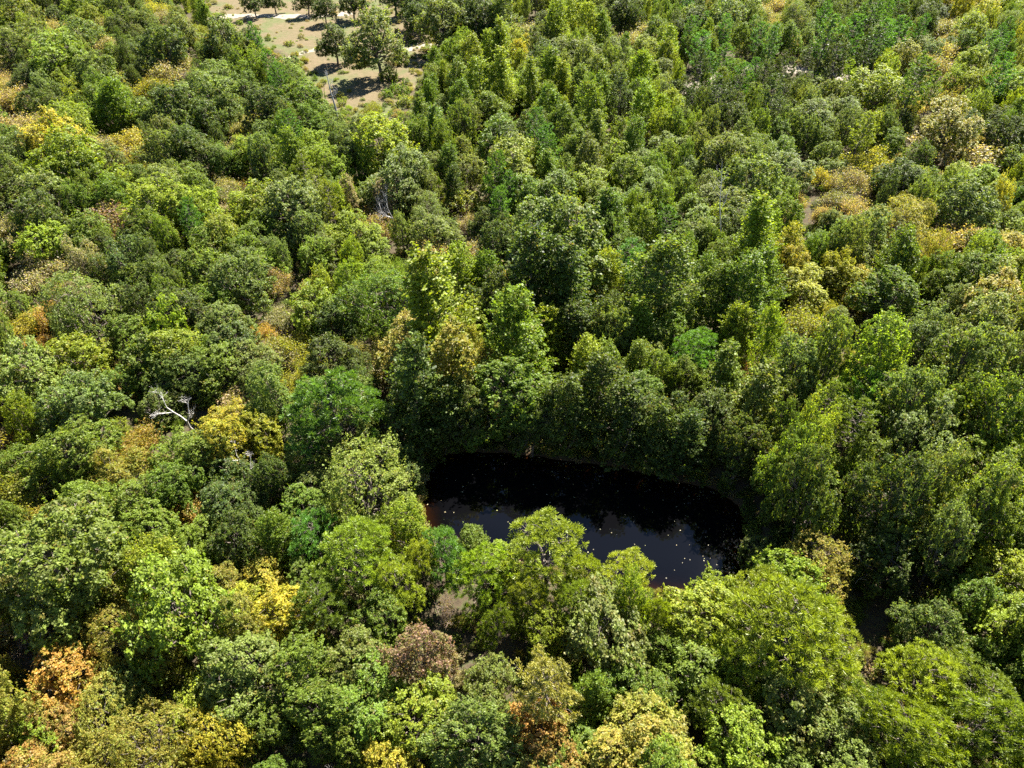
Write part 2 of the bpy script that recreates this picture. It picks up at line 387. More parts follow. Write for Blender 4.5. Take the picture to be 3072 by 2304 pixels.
def mk_puffy_pine(seed, w=8.0, h=10.5, nl=20, lobe=0.130, dens=2.4, tuft=40, nlen=0.40, nw=0.040, base=0.22, dome=0.36, ragged=0.14):
    """old pine: a billowing dome of needle tufts carried on rising limbs"""
    r = np.random.RandomState(seed); g = Geo(); t = Geo(); a0 = r.rand()*6.28; lobes = []
    for i in range(nl):
        q = math.sqrt((i+0.2)/nl); a = a0 + i*2.4 + r.normal()*0.3; s = w*lobe*r.uniform(0.7, 1.3)
        x, y = math.cos(a)*q*w*0.38, math.sin(a)*q*w*0.38; top = h*(1-dome*q**2.2-ragged*r.rand())
        lobes.append((np.array([x, y, top-s*0.8]), np.array([s, s, s*0.85])))
        if q > 0.6 and i % 2: s2 = s*0.9; lobes.append((np.array([x*1.02, y*1.02, top-h*0.26-r.rand()*0.12*h]), np.array([s2, s2, s2*0.7])))
    TP, TD = [], []
    C0 = np.array([l[0] for l in lobes]); R0 = np.array([l[1] for l in lobes]); lid = []
    for i, (c, rad) in enumerate(lobes):
        n = int(4*math.pi*rad[0]*rad[2]*dens); d = rsph(r, n); d = d[d[:, 2] > -0.55]; p = c + d*rad*r.uniform(0.75, 1.2, len(d))[:, None]
        k = np.ones(len(p), bool)
        for j in range(len(lobes)):
            if j != i: k &= np.linalg.norm((p-C0[j])/R0[j], axis=1) > 0.7
        TP.append(p[k]); TD.append(unit(d[k]*0.7+[0, 0, 0.75])); lid.append(np.full(k.sum(), r.rand()))
    TP = np.concatenate(TP); TD = np.concatenate(TD); lid = np.concatenate(lid); n = len(TP)
    idx = np.repeat(np.arange(n), tuft); k = len(idx); D = unit(TD[idx]*0.65 + rsph(r, k)*0.85); D = np.where((np.sum(D*TD[idx], 1) < -0.3)[:, None], -D, D)
    cb = r.rand(n); C = np.stack([np.clip(0.25*cb[idx]+0.25*lid[idx]+0.5*r.rand(k), 0, 1), np.clip(0.2+0.5*lid[idx]+0.25*r.rand(k), 0, 1)], 1)
    s = unit(np.cross(D, rsph(r, k)))*nw*0.5; L = (nlen*r.uniform(0.8, 1.2, n)[idx]*r.uniform(0.75, 1.15, k))[:, None]; P0 = TP[idx]
    V = np.stack([P0+s*0.7, P0-s*0.7, P0+D*L-s, P0+D*L+s], 1).reshape(-1, 3)
    g.add(V, np.arange(4*k).reshape(-1, 4), C)
    P = [(0, 0, -0.4), (0.05, 0.05, h*0.3), (-.05, .08, h*0.6), (0, 0, h*0.88)]; tube(t, P, [.19, .16, .11, .04], 6)
    for c, rad in lobes:
        z0 = max(h*base, c[2]-np.hypot(c[0], c[1])*0.75)
        limb(t, (0, 0, z0), c, 0.075, 0.03, r, 0.06, 5, 4)
        for q in range(4):
            d = rsph(r, 1)[0]; d[2] = abs(d[2]); limb(t, c*0.85+np.array([0, 0, z0])*0.15, c + d*rad*0.95, 0.028, 0.012, r, 0.08, 3, 3)
    return g, t

def grow(t, r, p, d, L, rad, depth, maxd, kids=(2, 4), spread=0.55, upw=0.12, k=4, tips=None, shrink=0.68):
    n = 4; pts = [p]; dd = d.copy()
    for i in range(n-1):
        dd = unit(dd + r.normal(size=3)*0.16 + np.array([0, 0, upw*0.4])); pts.append(pts[-1] + dd*L/(n-1))
    tube(t, pts, np.linspace(rad, rad*0.62, n), max(3, k))
    if depth >= maxd:
        if tips is not None: tips.append((pts[-1], dd))
        return
    for i in range(r.randint(kids[0], kids[1]+1)):
        u = r.randint(1, n) if depth > 0 else n-1
        nd = unit(dd + unit(r.normal(size=3))*spread*r.uniform(0.7, 1.3) + np.array([0, 0, upw]))
        grow(t, r, pts[u], nd, L*shrink*r.uniform(0.75, 1.15), rad*0.58, depth+1, maxd, kids, spread, upw, k-1, tips, shrink)

def mk_bare(seed, w=6.0, h=8.0, maxd=5, kids=(2, 4), rad=0.13, spread=0.75, leaves=0, leaf=0.12):
    r = np.random.RandomState(seed); t = Geo(); g = Geo(); tips = []
    grow(t, r, np.array([0, 0, -0.3]), np.array([0, 0, 1.]), h*0.34, rad, 0, maxd, kids, spread, 0.16, 6, tips)
    if leaves:
        for p, d in tips:
            P = p + r.normal(size=(leaves, 3))*0.28; C = np.stack([r.rand(leaves), r.rand(leaves)], 1)
            cards(g, P, unit(rsph(r, leaves)+[0, 0, 0.4]), leaf, r, C)
    return g, t

def mk_twiggy(seed, w=4.5, h=3.4, stems=16, maxd=3, leaves=26, leaf=0.13, rad=0.04, dome=True):
    """thin-leaved thicket: many stems from the ground, small leaves along the twigs"""
    r = np.random.RandomState(seed); t = Geo(); g = Geo(); tips = []
    for i in range(stems):
        a = r.rand()*6.28; q = r.rand()**0.7; p = np.array([math.cos(a)*q*w*0.22, math.sin(a)*q*w*0.22, -0.2])
        d = unit(np.array([math.cos(a)*q*0.75, math.sin(a)*q*0.75, 1.0]))
        grow(t, r, p, d, h*0.42*r.uniform(0.8, 1.2), rad, 0, maxd, (2, 3), 0.7, 0.10, 4, tips, 0.66)
    for p, d in tips:
        if leaves == 0: break
        cb, ch = r.rand(), r.rand(); m = leaves
        P = p + r.normal(size=(m, 3))*[0.36, 0.36, 0.26] - d*0.15
        C = np.stack([0.4*cb+0.6*r.rand(m), np.clip(0.7*ch+0.3*r.rand(m), 0, 1)], 1)
        cards(g, P, unit(rsph(r, m)*0.8+[0, 0, 0.5]), leaf, r, C)
    return g, t

PROTO = {}
def reg(code, builder, w, h, wood, **kw):
    leafm = M_NEEDLE if code[0] in 'PQ' else M_LEAF
    g, t = builder
    i = len(PROTO.setdefault(code, []))
    crown = g.mesh('crown', leafm) if g.v else None
    trunk = t.mesh('trunk', wood)
    # the same plant as one mesh, for the woodland mass
    both = Geo()
    nf = 0
    if g.v:
        for a, b, c in zip(g.v, g.q, g.c):
            pass
        V = np.concatenate(g.v); F = np.concatenate(g.q); C = np.concatenate(g.c); both.add(V, F, C); nf = len(F)
    V = np.concatenate(t.v); F = np.concatenate(t.q); both.add(V, F)
    P = np.concatenate(g.v) if g.v else np.concatenate(t.v)
    rw = 2*np.percentile(np.hypot(P[:, 0], P[:, 1]), 97); top = np.percentile(P[:, 2], 99.7)
    PROTO[code].append(dict(crown=crown, trunk=trunk, geo=both, nf=nf, w=rw, h=top, mats=[leafm, wood]))

for s in range(8):
    reg('O', mk_broad(11+s, w=8.5, h=[10.5, 12, 9.5, 13, 11, 10, 12, 11][s], nl=[11, 13, 9, 12, 14, 8, 10, 12][s], vert=[1.5, 1.8, 1.2, 2.0, 1.4, 1.3, 2.2, 1.6][s],
        leaf=[.14, .13, .15, .125, .14, .16, .13, .145][s], per=50, ragged=[.26, .34, .22, .38, .28, .30, .38, .30][s], lobe=[.16, .15, .18, .14, .15, .19, .15, .16][s], cl=[.50, .46, .56, .44, .5, .58, .46, .5][s]), 9, 11, M_BARK)
for s in range(4): reg('L', mk_broad(41+s, w=10, h=12, nl=17, lobe=0.145, vert=1.15, dens=1.5, per=50, leaf=0.15, base=0.16, dome=0.46, ragged=0.2, cl=.5), 11, 13, M_BARK)
for s in range(3): reg('W', mk_broad(61+s, w=9, h=9, nl=13, lobe=0.19, vert=1.25, dens=2.6, cl=0.40, per=30, leaf=0.10, base=0.02, dome=0.45, ragged=0.14), 9, 9, M_BARK)
for s in range(6): reg('S', mk_slender(81+s, w=[5.0, 5.8, 4.8, 6.2, 5.4, 4.6][s], h=[13, 12, 14, 12, 13, 12][s], n=[560, 620, 520, 660, 600, 500][s], leaders=[3, 4, 2, 4, 3, 2][s], point=[.6, .5, .75, .5, .6, .7][s]), 4, 13, M_BARK)
for s in range(2): reg('C', mk_slender(101+s, w=4.0, h=8, n=520, per=26, leaf=0.11, low=0.04, leaders=2, point=.65, fluff=0.8), 3.6, 8, M_BARK)
for s in range(4): reg('P', mk_puffy_pine(121+s, w=[8, 8.6, 7.4, 8][s], h=[10, 11, 10.5, 9.5][s], nl=[18, 20, 15, 17][s]), 8, 10.5, M_BARK)
for s in range(3): reg('Q', mk_pine(141+s, w=[5, 5.6, 4.6][s], h=[14, 15, 14][s], low=0.42, tiers=10, per_tier=6, dens=1.15, tuft=22, nlen=0.42), 5, 14, M_BARK)
for s in range(3): reg('B', mk_broad(161+s, w=3.6, h=2.6, nl=6, dens=3.6, cl=0.34, per=18, leaf=0.13, base=0.02, lobe=0.22, vert=1.0, dome=0.4), 3.6, 2.6, M_DARKTWIG)
for s in range(3): reg('T', mk_twiggy(181+s, w=4.6, h=3.6+0.3*s), 4.6, 3.6, M_TWIG)
for s in range(2): reg('H', mk_twiggy(201+s, w=4.2, h=3.4, stems=18, maxd=4, leaves=0, rad=0.035), 4.2, 3.4, M_TWIG)
for s in range(2): reg('X', mk_bare(221+s, h=9), 6, 8, M_PALE)
reg('X', mk_bare(229, h=8.5, maxd=5, spread=0.85, rad=0.11), 6, 8, M_GREYTWIG)
for s in range(2): reg('Y', mk_bare(231+s, h=8.5, maxd=5, kids=(3, 4), spread=0.8, leaves=2, leaf=0.10), 6, 8, M_TWIG)
# ------------------------------------------------------------------ every tree one can pick out: u v width kind colour
TREES = """
35 30 70 O gg;118 32 42 L dg;75 62 60 T br;15 58 45 O yg;170 12 60 O g;190 30 50 O yg;255 10 60 O gg;285 42 50 O gg;330 25 60 T ol
165 75 70 O gg;215 55 46 T br;252 58 46 O dg;320 48 44 O gg;350 40 45 T br;425 14 32 C yg;436 30 32 C g;70 82 70 O gg;120 62 60 T br
385 65 70 O gg;355 100 84 O dg;285 114 52 L dg;230 95 60 T br;430 68 46 T ol;483 84 92 L gg;538 96 56 O dg;446 122 44 O dg
120 122 100 O yg;40 98 80 O gg;25 132 60 T br;60 168 60 O dg;100 158 56 O gg;10 168 44 T br;317 142 40 B yg;380 150 90 T br
245 122 54 O g;205 162 90 O gg;255 166 44 B ol;286 162 30 L dg;330 190 76 T ol;160 150 62 O yg;545 132 40 Q yg;585 132 38 Q bg
612 150 52 O g;630 172 60 O g;502 158 70 O g;465 178 84 O gg;530 186 60 O g;452 208 96 O gg;522 216 44 B y;70 220 56 O dg;112 226 56 O dg
20 215 76 T br;218 212 84 O g;165 206 62 O yg;375 230 90 L dg;440 252 76 O dg;484 240 64 O gg;570 226 88 L dg;655 212 66 O g;667 246 60 O g
592 262 52 O dg;165 266 100 O yg;262 236 86 C g;310 240 62 O gg;35 272 84 T br;92 266 62 T br;15 292 50 O g;625 272 44 Q bg;652 302 46 B yg
520 260 44 T br;112 306 118 O y;45 332 92 O gg;75 338 44 L dg;205 312 74 T br;288 304 100 T ol;352 324 84 O gg;402 314 84 O dg;442 336 72 O dg
150 350 130 O yg;240 338 62 O gg;590 332 44 C dg;572 290 60 O gg;540 292 52 B y;552 332 74 O yg;622 345 70 C g;482 346 64 O g;692 330 72 O yg
35 402 86 L dg;102 422 108 O gg;85 474 118 O dg;190 390 92 O g;246 394 58 B y;240 422 84 O g;302 384 62 O gg;362 400 92 O gg;422 404 80 O g
350 440 112 O yg;432 452 90 O yg;492 402 62 T br;527 402 50 T or;542 440 100 O yg;625 440 126 L gg;664 502 96 O gg;716 424 46 Q yg;420 464 46 Q bg
250 482 116 T rb;25 492 74 T br;180 504 92 O g;332 502 92 O g;240 532 62 L dg;92 532 92 O yg;482 502 92 O yg;562 502 82 O g;452 532 84 O g;15 542 54 O g
722 86 70 L dg;815 78 118 L lg;950 40 92 L gg;900 14 60 L dg;975 62 56 L dg;1005 50 60 L dg;760 -6 60 L dg;850 -14 60 L dg;1040 34 88 L dg;1092 30 62 S gg;905 32 60 L dg;700 14 46 L dg;985 60 52 L dg;590 -4 40 L dg;660 -8 50 L dg;545 -6 50 L dg
925 186 30 S g;762 122 26 B yg;848 128 34 B rb;780 128 30 T br;834 200 34 B g;862 192 38 B g;872 216 38 B yg;840 158 44 B g;885 250 44 B gg;800 240 44 T ol
1020 122 58 S yg;1058 112 50 S yg;1096 112 50 S yg;1126 122 40 S y;958 172 48 O gg;990 178 60 S g;1040 184 66 S yg;1082 186 60 S yg;1002 222 60 S g
1058 236 74 O g;1170 122 70 L dg;1148 66 56 T br;1200 50 56 S yg;1240 42 50 S yg;1272 54 50 S yg;1216 108 52 O gg;1260 116 60 O gg;1300 62 42 S g
1346 22 62 L dg;1378 78 70 T br;1420 66 60 O g;1444 102 50 S yg;1402 112 52 O yg;1320 102 42 O gg;1340 190 48 Q dg;1290 166 50 S gg;1180 176 50 S yg
1217 190 42 S yg;1255 186 50 S gg;1150 196 52 S yg;1190 236 60 S g;1272 236 66 S g;1302 206 56 S g;1388 156 50 S yg;1386 226 60 S yg;1432 150 54 L gg
780 272 50 O gg;832 306 110 O yg;892 292 60 O g;770 332 76 O dg;862 372 112 O gg;932 362 60 O gg;947 292 50 S g;962 352 50 S g;1000 326 54 L gg
940 256 44 O gg;985 402 50 C dg;1112 352 124 O yg;1102 396 48 Q bg;1078 432 44 Q bg;1132 424 96 O g;1200 412 92 O g;1190 322 46 Q bg;1230 336 50 S gg
1272 342 66 S gg;1072 292 86 O g;1112 262 44 B or;1162 282 54 O dg;1222 276 60 S g;1330 342 74 O yg;1370 302 60 S g;1352 372 76 O g;1392 352 60 O g
1308 388 54 T ol;1292 424 70 O yg;1217 516 200 L gg;1050 484 64 L dg;1370 432 62 O g;1410 402 70 O g;1390 490 60 S g;1336 452 42 B ol
850 446 90 X gr;930 454 88 W gg;812 492 92 T rb;1002 432 76 B ol;1012 482 54 T br;942 506 80 O gg;1022 540 66 T br;772 502 84 O yg;802 542 62 O yg
1512 100 52 Q bg;1570 120 42 Q bg;1640 76 42 Q bg;1667 86 50 Q bg;1602 162 42 Q bg;1676 196 56 Q dg;1782 72 60 Q bg;1830 72 60 Q bg;1870 92 56 Q dg
1910 72 50 Q bg;1946 66 46 Q bg;1816 112 58 Q dg;2160 156 60 Q bg;1500 42 60 L dg;1572 36 72 O gg;1602 20 60 O gg;1640 30 50 T br;1716 40 72 W gg
1690 14 52 T br;1790 20 52 O gg;1830 28 34 L dg;1890 10 50 Q bg;2002 36 62 L dg;2042 58 72 T br;2132 26 50 O y;2102 60 62 O yg;2082 92 54 O g
2182 48 62 W gg;2200 18 50 O yg;2042 108 70 T br;1992 102 44 O gg;1950 118 62 O ol;2022 142 72 T br;2102 132 62 O yg;1972 166 66 Q g;1890 192 88 O yg
2062 182 54 B or;2102 172 62 O yg;2192 192 72 O yg;1552 206 56 Q dg;1592 256 70 L dg;1762 252 72 O gg;1832 242 62 O gg;1862 276 56 Q yg;1972 222 62 T br
1942 262 54 L dg;1556 336 100 L gg;1642 322 70 O g;1682 322 62 O g;1622 392 108 O gg;1702 366 76 O gg;1792 332 54 O g;1856 346 82 T ol;1842 392 84 T br
1922 312 64 O g;1946 382 84 L dg;2050 274 110 O ol;2062 326 140 T br;2172 292 84 L dg;2202 352 62 O g;2062 382 62 O yg;2132 392 62 O yg;2092 442 108 O gg
1992 392 62 O g;1950 484 130 W ol;1852 452 64 T br;1792 472 44 O gg;1722 432 54 T br;2080 512 108 T br;2190 536 72 O y;2182 482 62 O g;2120 530 70 O yg;1872 502 44 O gg
1502 484 82 O g;1540 432 84 L gg;1602 452 82 O gg;1642 520 84 S yg;1702 540 66 S y;1762 520 54 O g
72 592 104 T br;182 574 76 H pk;180 662 180 W gg;270 568 70 O dg;387 672 118 L dg;300 612 84 O g;30 702 74 T ol;120 760 60 T br;40 660 50 O g
85 742 52 T or;172 766 100 O yg;236 772 54 T br;62 806 144 L lg;165 878 150 L gg;256 832 74 O g;226 818 62 B or;60 888 66 O yg;45 936 52 B or;6 952 44 H pk
328 714 76 O yg;308 770 108 O g;382 764 116 O yg;392 806 130 W gg;392 862 120 X gr;346 872 74 O dg;490 706 100 L gg;500 746 90 O dg;470 794 100 O g
545 792 90 O gg;520 602 116 O gg;450 592 92 O g;430 642 64 O g;610 682 62 T br;672 652 98 O yg;640 744 84 T ol;572 722 60 T or;592 764 80 T br
550 822 84 O gg;712 772 100 L dg;532 862 90 T br;562 892 72 O gg;500 892 92 O y;492 956 124 O y;562 932 96 O y;524 980 96 X gr;440 990 112 O g
150 980 144 L g;50 1004 92 O g;52 1066 136 T ol;284 966 92 T or;272 1016 114 O ol;382 966 106 O g;372 1046 106 L g;152 1046 72 O g;202 1086 114 O g
302 1090 114 O g;422 1082 88 T or;482 1086 114 L dg;545 1100 64 O dg;592 1024 86 L dg;724 882 196 P bg;716 930 196 W lg;780 1056 236 W lg
840 652 184 W g;932 562 92 T br;956 692 124 O yg;1004 592 86 S yg;1052 602 76 S g;1160 594 130 L dg;1072 652 78 L dg;1148 664 54 X gr;1185 722 84 S yg 1.0
1265 792 86 S yg;1112 724 124 O g;1100 850 180 L g;1152 932 96 L dg;1332 722 84 O gg;1388 716 70 S yg;1386 790 74 S g;1302 602 78 S yg;1232 642 92 L dg
1373 574 48 Q bg;1430 612 116 L gg;1452 682 74 O g;882 762 134 O ol;962 792 124 O ol;902 856 108 L dg;832 764 62 T br;1292 852 104 L dg;1222 882 96 L dg
1342 902 104 L dg;1392 852 104 O g;1002 882 104 L dg;952 916 92 L dg;1500 762 112 P bg;1240 720 78 O dg;1310 700 60 O dg
1522 602 74 S g;1602 642 116 S g;1556 642 84 O g;1642 602 78 O g;1740 616 88 O y;1822 606 70 O y;1740 716 134 T ol;1814 690 46 O lg;1662 742 60 S yg
1592 722 74 S yg;1622 802 60 B or;1702 802 104 O gg;1782 782 112 O g;1562 812 92 O g;1850 792 60 T br;1895 764 102 O yg;1928 642 124 L g;1936 572 100 C g
1992 702 92 O gg;2110 592 116 L g;2200 582 96 O yg;2132 650 120 O ol;2102 704 120 O gg;2190 782 104 L lg;2082 792 150 L gg;1952 752 74 L dg
1880 848 130 P bg;1790 856 66 Q g;1756 950 104 O yg;1642 882 112 L gg;1542 902 118 L dg;1602 962 112 L dg;1692 926 80 L dg;1692 1004 112 L g;1762 1056 122 L dg
1984 884 144 L gg;1968 966 160 O gg;2082 882 98 L dg;2150 906 144 L g;2132 1006 142 O g;1902 1062 142 L dg;2012 1046 114 O gg;2120 1086 142 L g;2200 982 80 O g
1480 960 90 L dg;1420 940 84 L dg
125 1216 272 L lg;20 1116 70 O g;302 1152 112 O g;420 1172 104 O g;492 1164 104 L dg;600 1156 84 S g;385 1302 226 O yg;482 1262 92 O ol;570 1240 88 O y
616 1332 124 O y;202 1272 112 O ol;170 1324 104 O g;74 1372 142 H br;118 1402 112 H pk;260 1374 180 W ol;352 1432 122 W ol;118 1474 132 O or;114 1566 104 O or
50 1602 112 O yg;60 1646 84 O or;10 1452 44 O ol;222 1542 182 W ol;332 1604 224 W ol;468 1602 162 W y;270 1492 92 O gg;422 1502 104 O yg
532 1456 186 L lg;654 1442 158 O g;690 1532 138 O g;572 1572 92 O g;452 1392 64 T br;680 1152 112 P bg;766 1196 166 P yg;702 1292 134 P g;842 1172 60 T ol
962 1196 128 P bg;1040 1236 140 P yg;1185 1190 184 P yg;1142 1292 114 P yg;1074 1352 76 P g;1350 1246 124 P yg;1418 1318 66 P yg;1250 1300 110 P yg;1270 1236 90 P yg;860 1260 120 P yg;900 1210 90 P yg;1325 1372 176 O gg
1180 1352 136 W yg;1186 1452 144 Q ol;1280 1522 104 C g;940 1322 112 Y rb;962 1422 104 Y rb;832 1332 114 O g;770 1432 122 O gg;802 1502 138 O g
892 1542 136 O yg;1022 1592 180 L gg;1060 1472 112 O gg;1160 1572 122 O or;1352 1482 122 O g;1292 1620 110 O g;1402 1582 152 O ol;1252 1612 104 O g
842 1632 92 O y;762 1602 92 O g;720 1640 70 X gr;700 1440 50 X gr;1432 1402 92 O g;1422 1502 104 O g;1510 1344 144 O yg;1562 1286 104 O yg
1696 1372 250 P yg;1630 1300 165 P yg;1800 1402 165 P yg;1602 1432 150 P yg;1502 1452 138 O g;1542 1526 122 P g;1765 1216 176 W ol;1800 1322 72 T ol
1790 1148 58 X wh;1862 1236 44 X gr;1640 1200 76 O dg;2006 1352 122 L gg;1922 1202 144 L dg;2050 1172 122 O gg;2180 1242 122 O yg;2172 1352 142 O yg
2100 1282 114 L g;2112 1402 92 O g;2002 1472 176 P yg;2112 1482 166 P g;1962 1582 196 P yg;2122 1566 196 P yg;1790 1602 150 O gg;1592 1602 162 O yg;1694 1642 120 O gg;1880 1520 120 P g
"""
COLS = dict(dg=(.046,.066,.014), g=(.090,.132,.014), gg=(.108,.134,.033), lg=(.132,.158,.036), yg=(.158,.198,.015), y=(.265,.235,.024), ol=(.185,.165,.028),
            br=(.215,.165,.088), rb=(.165,.105,.062), bg=(.068,.148,.018), pk=(.34,.23,.19), gr=(.34,.33,.32), wh=(.5,.5,.5))
COLS['or'] = (.255,.150,.036)
ASP = dict(O=1.30, L=1.25, W=1.0, S=2.1, C=2.0, P=1.3, Q=2.5, B=0.72, T=0.8, H=0.8, X=1.35, Y=1.35)
HMIN = dict(O=5.0, L=7.0, W=3.5, S=8.0, C=5.0, P=7.0, Q=11.0, B=1.5, T=2.4, H=2.4, X=4.0, Y=4.0)
HMAX = dict(O=15.0, L=19.0, W=12.0, S=17.0, C=12.0, P=14.0, Q=20.0, B=4.0, T=6.0, H=5.0, X=9.0, Y=9.0)
CFR = dict(O=0.60, L=0.62, W=0.55, S=0.58, C=0.5, P=0.66, Q=0.74, B=0.5, T=0.55, H=0.6, X=0.65, Y=0.65)
NAMES = dict(O='broadleaf_tree', L='oak_tree', W='round_tree', S='slender_tree', C='cedar_tree', P='pine_tree', Q='tall_pine_tree', B='bush', T='thicket', H='bare_bush', X='dead_tree', Y='withered_tree')
CATS = dict(O='tree', L='tree', W='tree', S='tree', C='tree', P='tree', Q='tree', B='bush', T='bush', H='bush', X='tree', Y='tree')
KIND_PHRASE = dict(O='leafy tree', L='dense-crowned tree', W='soft rounded tree', S='slender upright tree', C='narrow bushy tree', P='fluffy pine', Q='tall thin pine',
                   B='low bush', T='thin twiggy thicket', H='bare twiggy bush', X='leafless dead tree', Y='withered half-bare tree')
COL_PHRASE = dict(dg='dark green', g='green', gg='grey-green', lg='pale green', yg='yellow-green', y='yellow', ol='olive', br='tan', rb='rusty brown', bg='emerald green', pk='pinkish', gr='grey', wh='whitish')
COL_PHRASE['or'] = 'orange'
GROUPS = dict(O='leafy trees of the mixed forest', L='dense-crowned trees of the mixed forest', W='soft rounded trees of the forest', S='slender upright trees in the forest', C='narrow bushy trees in the forest',
              P='fluffy pines round the pond', Q='tall thin pines of the forest', B='low bushes between the trees', T='twiggy thickets between the trees', H='bare twiggy bushes', X='dead trees among the green ones', Y='withered trees near the pond')
LAND = [('the round willow-like tree at the pond',780,1056),('the emerald pine behind the round pond tree',724,882),('the huge pale crown at the left edge',125,1216),
  ('the dirt clearing',600,95),('the lone oak in the clearing',815,76),('the bare snag below the clearing',722,205),('the big dark oak by the bright green pine',625,440),
  ('the broad pale crown in the middle',1217,516),('the leaning emerald pine',1880,848),('the wide olive crown',1950,484),('the big tan thicket',2062,326),
  ('the wide yellow tree',112,306),('the rusty thicket',250,482),('the pinkish bare bush',182,574),('the bright yellow crown',492,956),('the orange tree',118,1474),
  ('the white birch snag',1558,440),('the grey bare tree',850,446),('the bright green spire',1185,722),('the great fluffy pine',1696,1372),('the grey-green dome at the bottom edge',1022,1592),
  ('the pond\'s shaded bank',1250,960),('the long-trunked pine on the dirt road',1512,100),('the black gap right of centre',1860,680),('the olive-brown tree on the pond\'s right bank',1765,1216),
  ('the white forked dead tree',1790,1148),('the bright green bank of pines at the top right',1830,72),('the withered brown tree',940,1322),('the pond\'s near shore',1420,1290),
  ('the yellow tree right of centre',1740,616),('the dark tree over the pond',1100,850),('the tall yellow-green tree group by the clearing',1040,150),('the bright yellow tree near the bottom',616,1332),
  ('the pair of pines in the bottom right corner',2050,1530),('the black shaded hollow right of the pond',1930,1300)]
SPECIAL = {(780,1056):'round fine-leaved olive-green tree leaning over the pond\'s left end', (724,882):'bright emerald pine crown just behind the round tree at the pond',
 (125,1216):'huge pale green crown filling the left edge below the middle', (815,76):'lone grey-green oak with a clear trunk and shadow in the dirt clearing',
 (722,86):'narrow dark oak beside the lone oak on the clearing', (625,440):'big dark grey-green oak with the bright green pine at its upper right',
 (1217,516):'broad pale grey-green crown in the middle, widest of the upper half', (1880,848):'leaning pine with a slanting bare trunk and emerald top',
 (1950,484):'wide feathery olive crown beside the tan thickets', (2062,326):'big tan thicket, largest of the brown patches', (112,306):'wide golden yellow tree near the upper left edge',
 (250,482):'rusty brown thicket in the upper left quarter', (182,574):'pinkish bare bush behind the wide pale crown', (492,956):'bright yellow crown with a grey fallen branch across it',
 (118,1474):'orange autumn tree in the lower left corner', (850,446):'grey bare-branched tree above the rusty thicket', (1185,722):'bright green spire-shaped tree rising over the pond\'s far bank',
 (1696,1372):'great fluffy yellow-green pine below the pond\'s right end', (1022,1592):'grey-green domed crown cut by the bottom edge', (1512,100):'pine with a long black trunk standing on the dirt road',
 (1765,1216):'olive-brown loose-crowned tree on the pond\'s right bank', (1790,1148):'small white forked dead tree against the black hollow', (940,1322):'withered brown tree with bare pale branches below the pines',
 (1740,616):'yellow tree above the olive thicket right of centre', (1100,850):'tall dark green tree hanging over the pond\'s shaded bank', (616,1332):'bright yellow tree in front of the dark pines, lower left',
 (680,1152):'emerald pine crown in front of the round tree at the pond', (960,1192):'emerald-topped pine on the pond\'s near shore', (1180,1202):'widest pine crown reaching over the pond\'s near shore',
 (1860,676):'x'}

rngp = random.Random(17)
def solve(u, v, w, code, hmul=1.0, hmin=0):
    dx, dy, dz = ray(u, v); t = 60.0; g = 0.7
    for _ in range(12):
        wm = w*SCL*t/FOC
        h = min(HMAX[code], max(HMIN[code], ASP[code]*wm))*hmul; h = max(h, hmin)
        x, y = dx*t, dy*t
        g = gz(x, y)
        t = (CAM_H - (g + CFR[code]*h))/(-dz)
    return dx*t, dy*t, g, w*SCL*t/FOC, h
def tint_of(col, rr):
    c = np.array(COLS[col]); b = rr.uniform(0.85, 1.2); return [float(c[0]*b*rr.uniform(0.88, 1.14)), float(c[1]*b), float(c[2]*b*rr.uniform(0.8, 1.2))]

LABELS = set()
def rel(dx, dy):
    a = math.degrees(math.atan2(-dy, dx)) % 360
    return ['to the right of','behind and right of','behind','behind and left of','to the left of','in front and left of','in front of','in front and right of'][int(((a+22.5) % 360)//45)]
def size_word(code, wm, h):
    if code in 'SQC': return 'tall' if h > 13.5 else ('short' if h < 9 else '')
    if code in 'BTH': return 'wide' if wm > 6.5 else ('small' if wm < 3.5 else '')
    return 'large' if wm > 9.5 else ('small' if wm < 4.6 else '')
def make_label(u, v, code, col, wm, h):
    if (u, v) in SPECIAL: l = SPECIAL[(u, v)]; LABELS.add(l); return l
    base = ' '.join(q for q in (size_word(code, wm, h), COL_PHRASE[col], KIND_PHRASE[code]) if q)
    near = sorted(LAND, key=lambda L: math.hypot(L[1]-u, (L[2]-v)*1.15))
    near = [L for L in near if math.hypot(L[1]-u, L[2]-v) > 12]
    cands = []
    for L in near[:3]:
        d = math.hypot(L[1]-u, L[2]-v); how = 'just ' if d < 75 else ('' if d < 190 else 'well ')
        cands.append(f'{base} {how}{rel(u-L[1], v-L[2])} {L[0]}')
    for L in near[:6]:
        for d2, wd in ((60,'one crown-width '),(110,'two crown-widths '),(170,'three crown-widths '),(240,'four crown-widths '),(320,'five crown-widths '),(420,'six crown-widths ')):
            if math.hypot(L[1]-u, L[2]-v) < d2:
                cands.append(f'{base} {wd}{rel(u-L[1], v-L[2])} {L[0]}'); break
    for c in cands:
        if c not in LABELS and len(c.split()) <= 16: LABELS.add(c); return c
    d = min(HAND, key=lambda q: math.hypot(q['u']-u, q['v']-v)) if HAND else None
    for q in sorted(HAND, key=lambda q: math.hypot(q['u']-u, q['v']-v))[:12]:
        c = f"{base} {rel(u-q['u'], v-q['v'])} a {COL_PHRASE[q['col']]} {KIND_PHRASE[q['code']]} near {near[0][0]}"
        if c not in LABELS and len(c.split()) <= 16: LABELS.add(c); return c
    for pl in ('in the upper half', 'in the lower half', 'towards the middle', 'towards the frame edge'):
        c = f'{base} {pl}, {rel(u-near[0][1], v-near[0][2])} {near[0][0]}'
        if c not in LABELS and len(c.split()) <= 16: LABELS.add(c); return c
    LABELS.add(cands[0]); return cands[0]

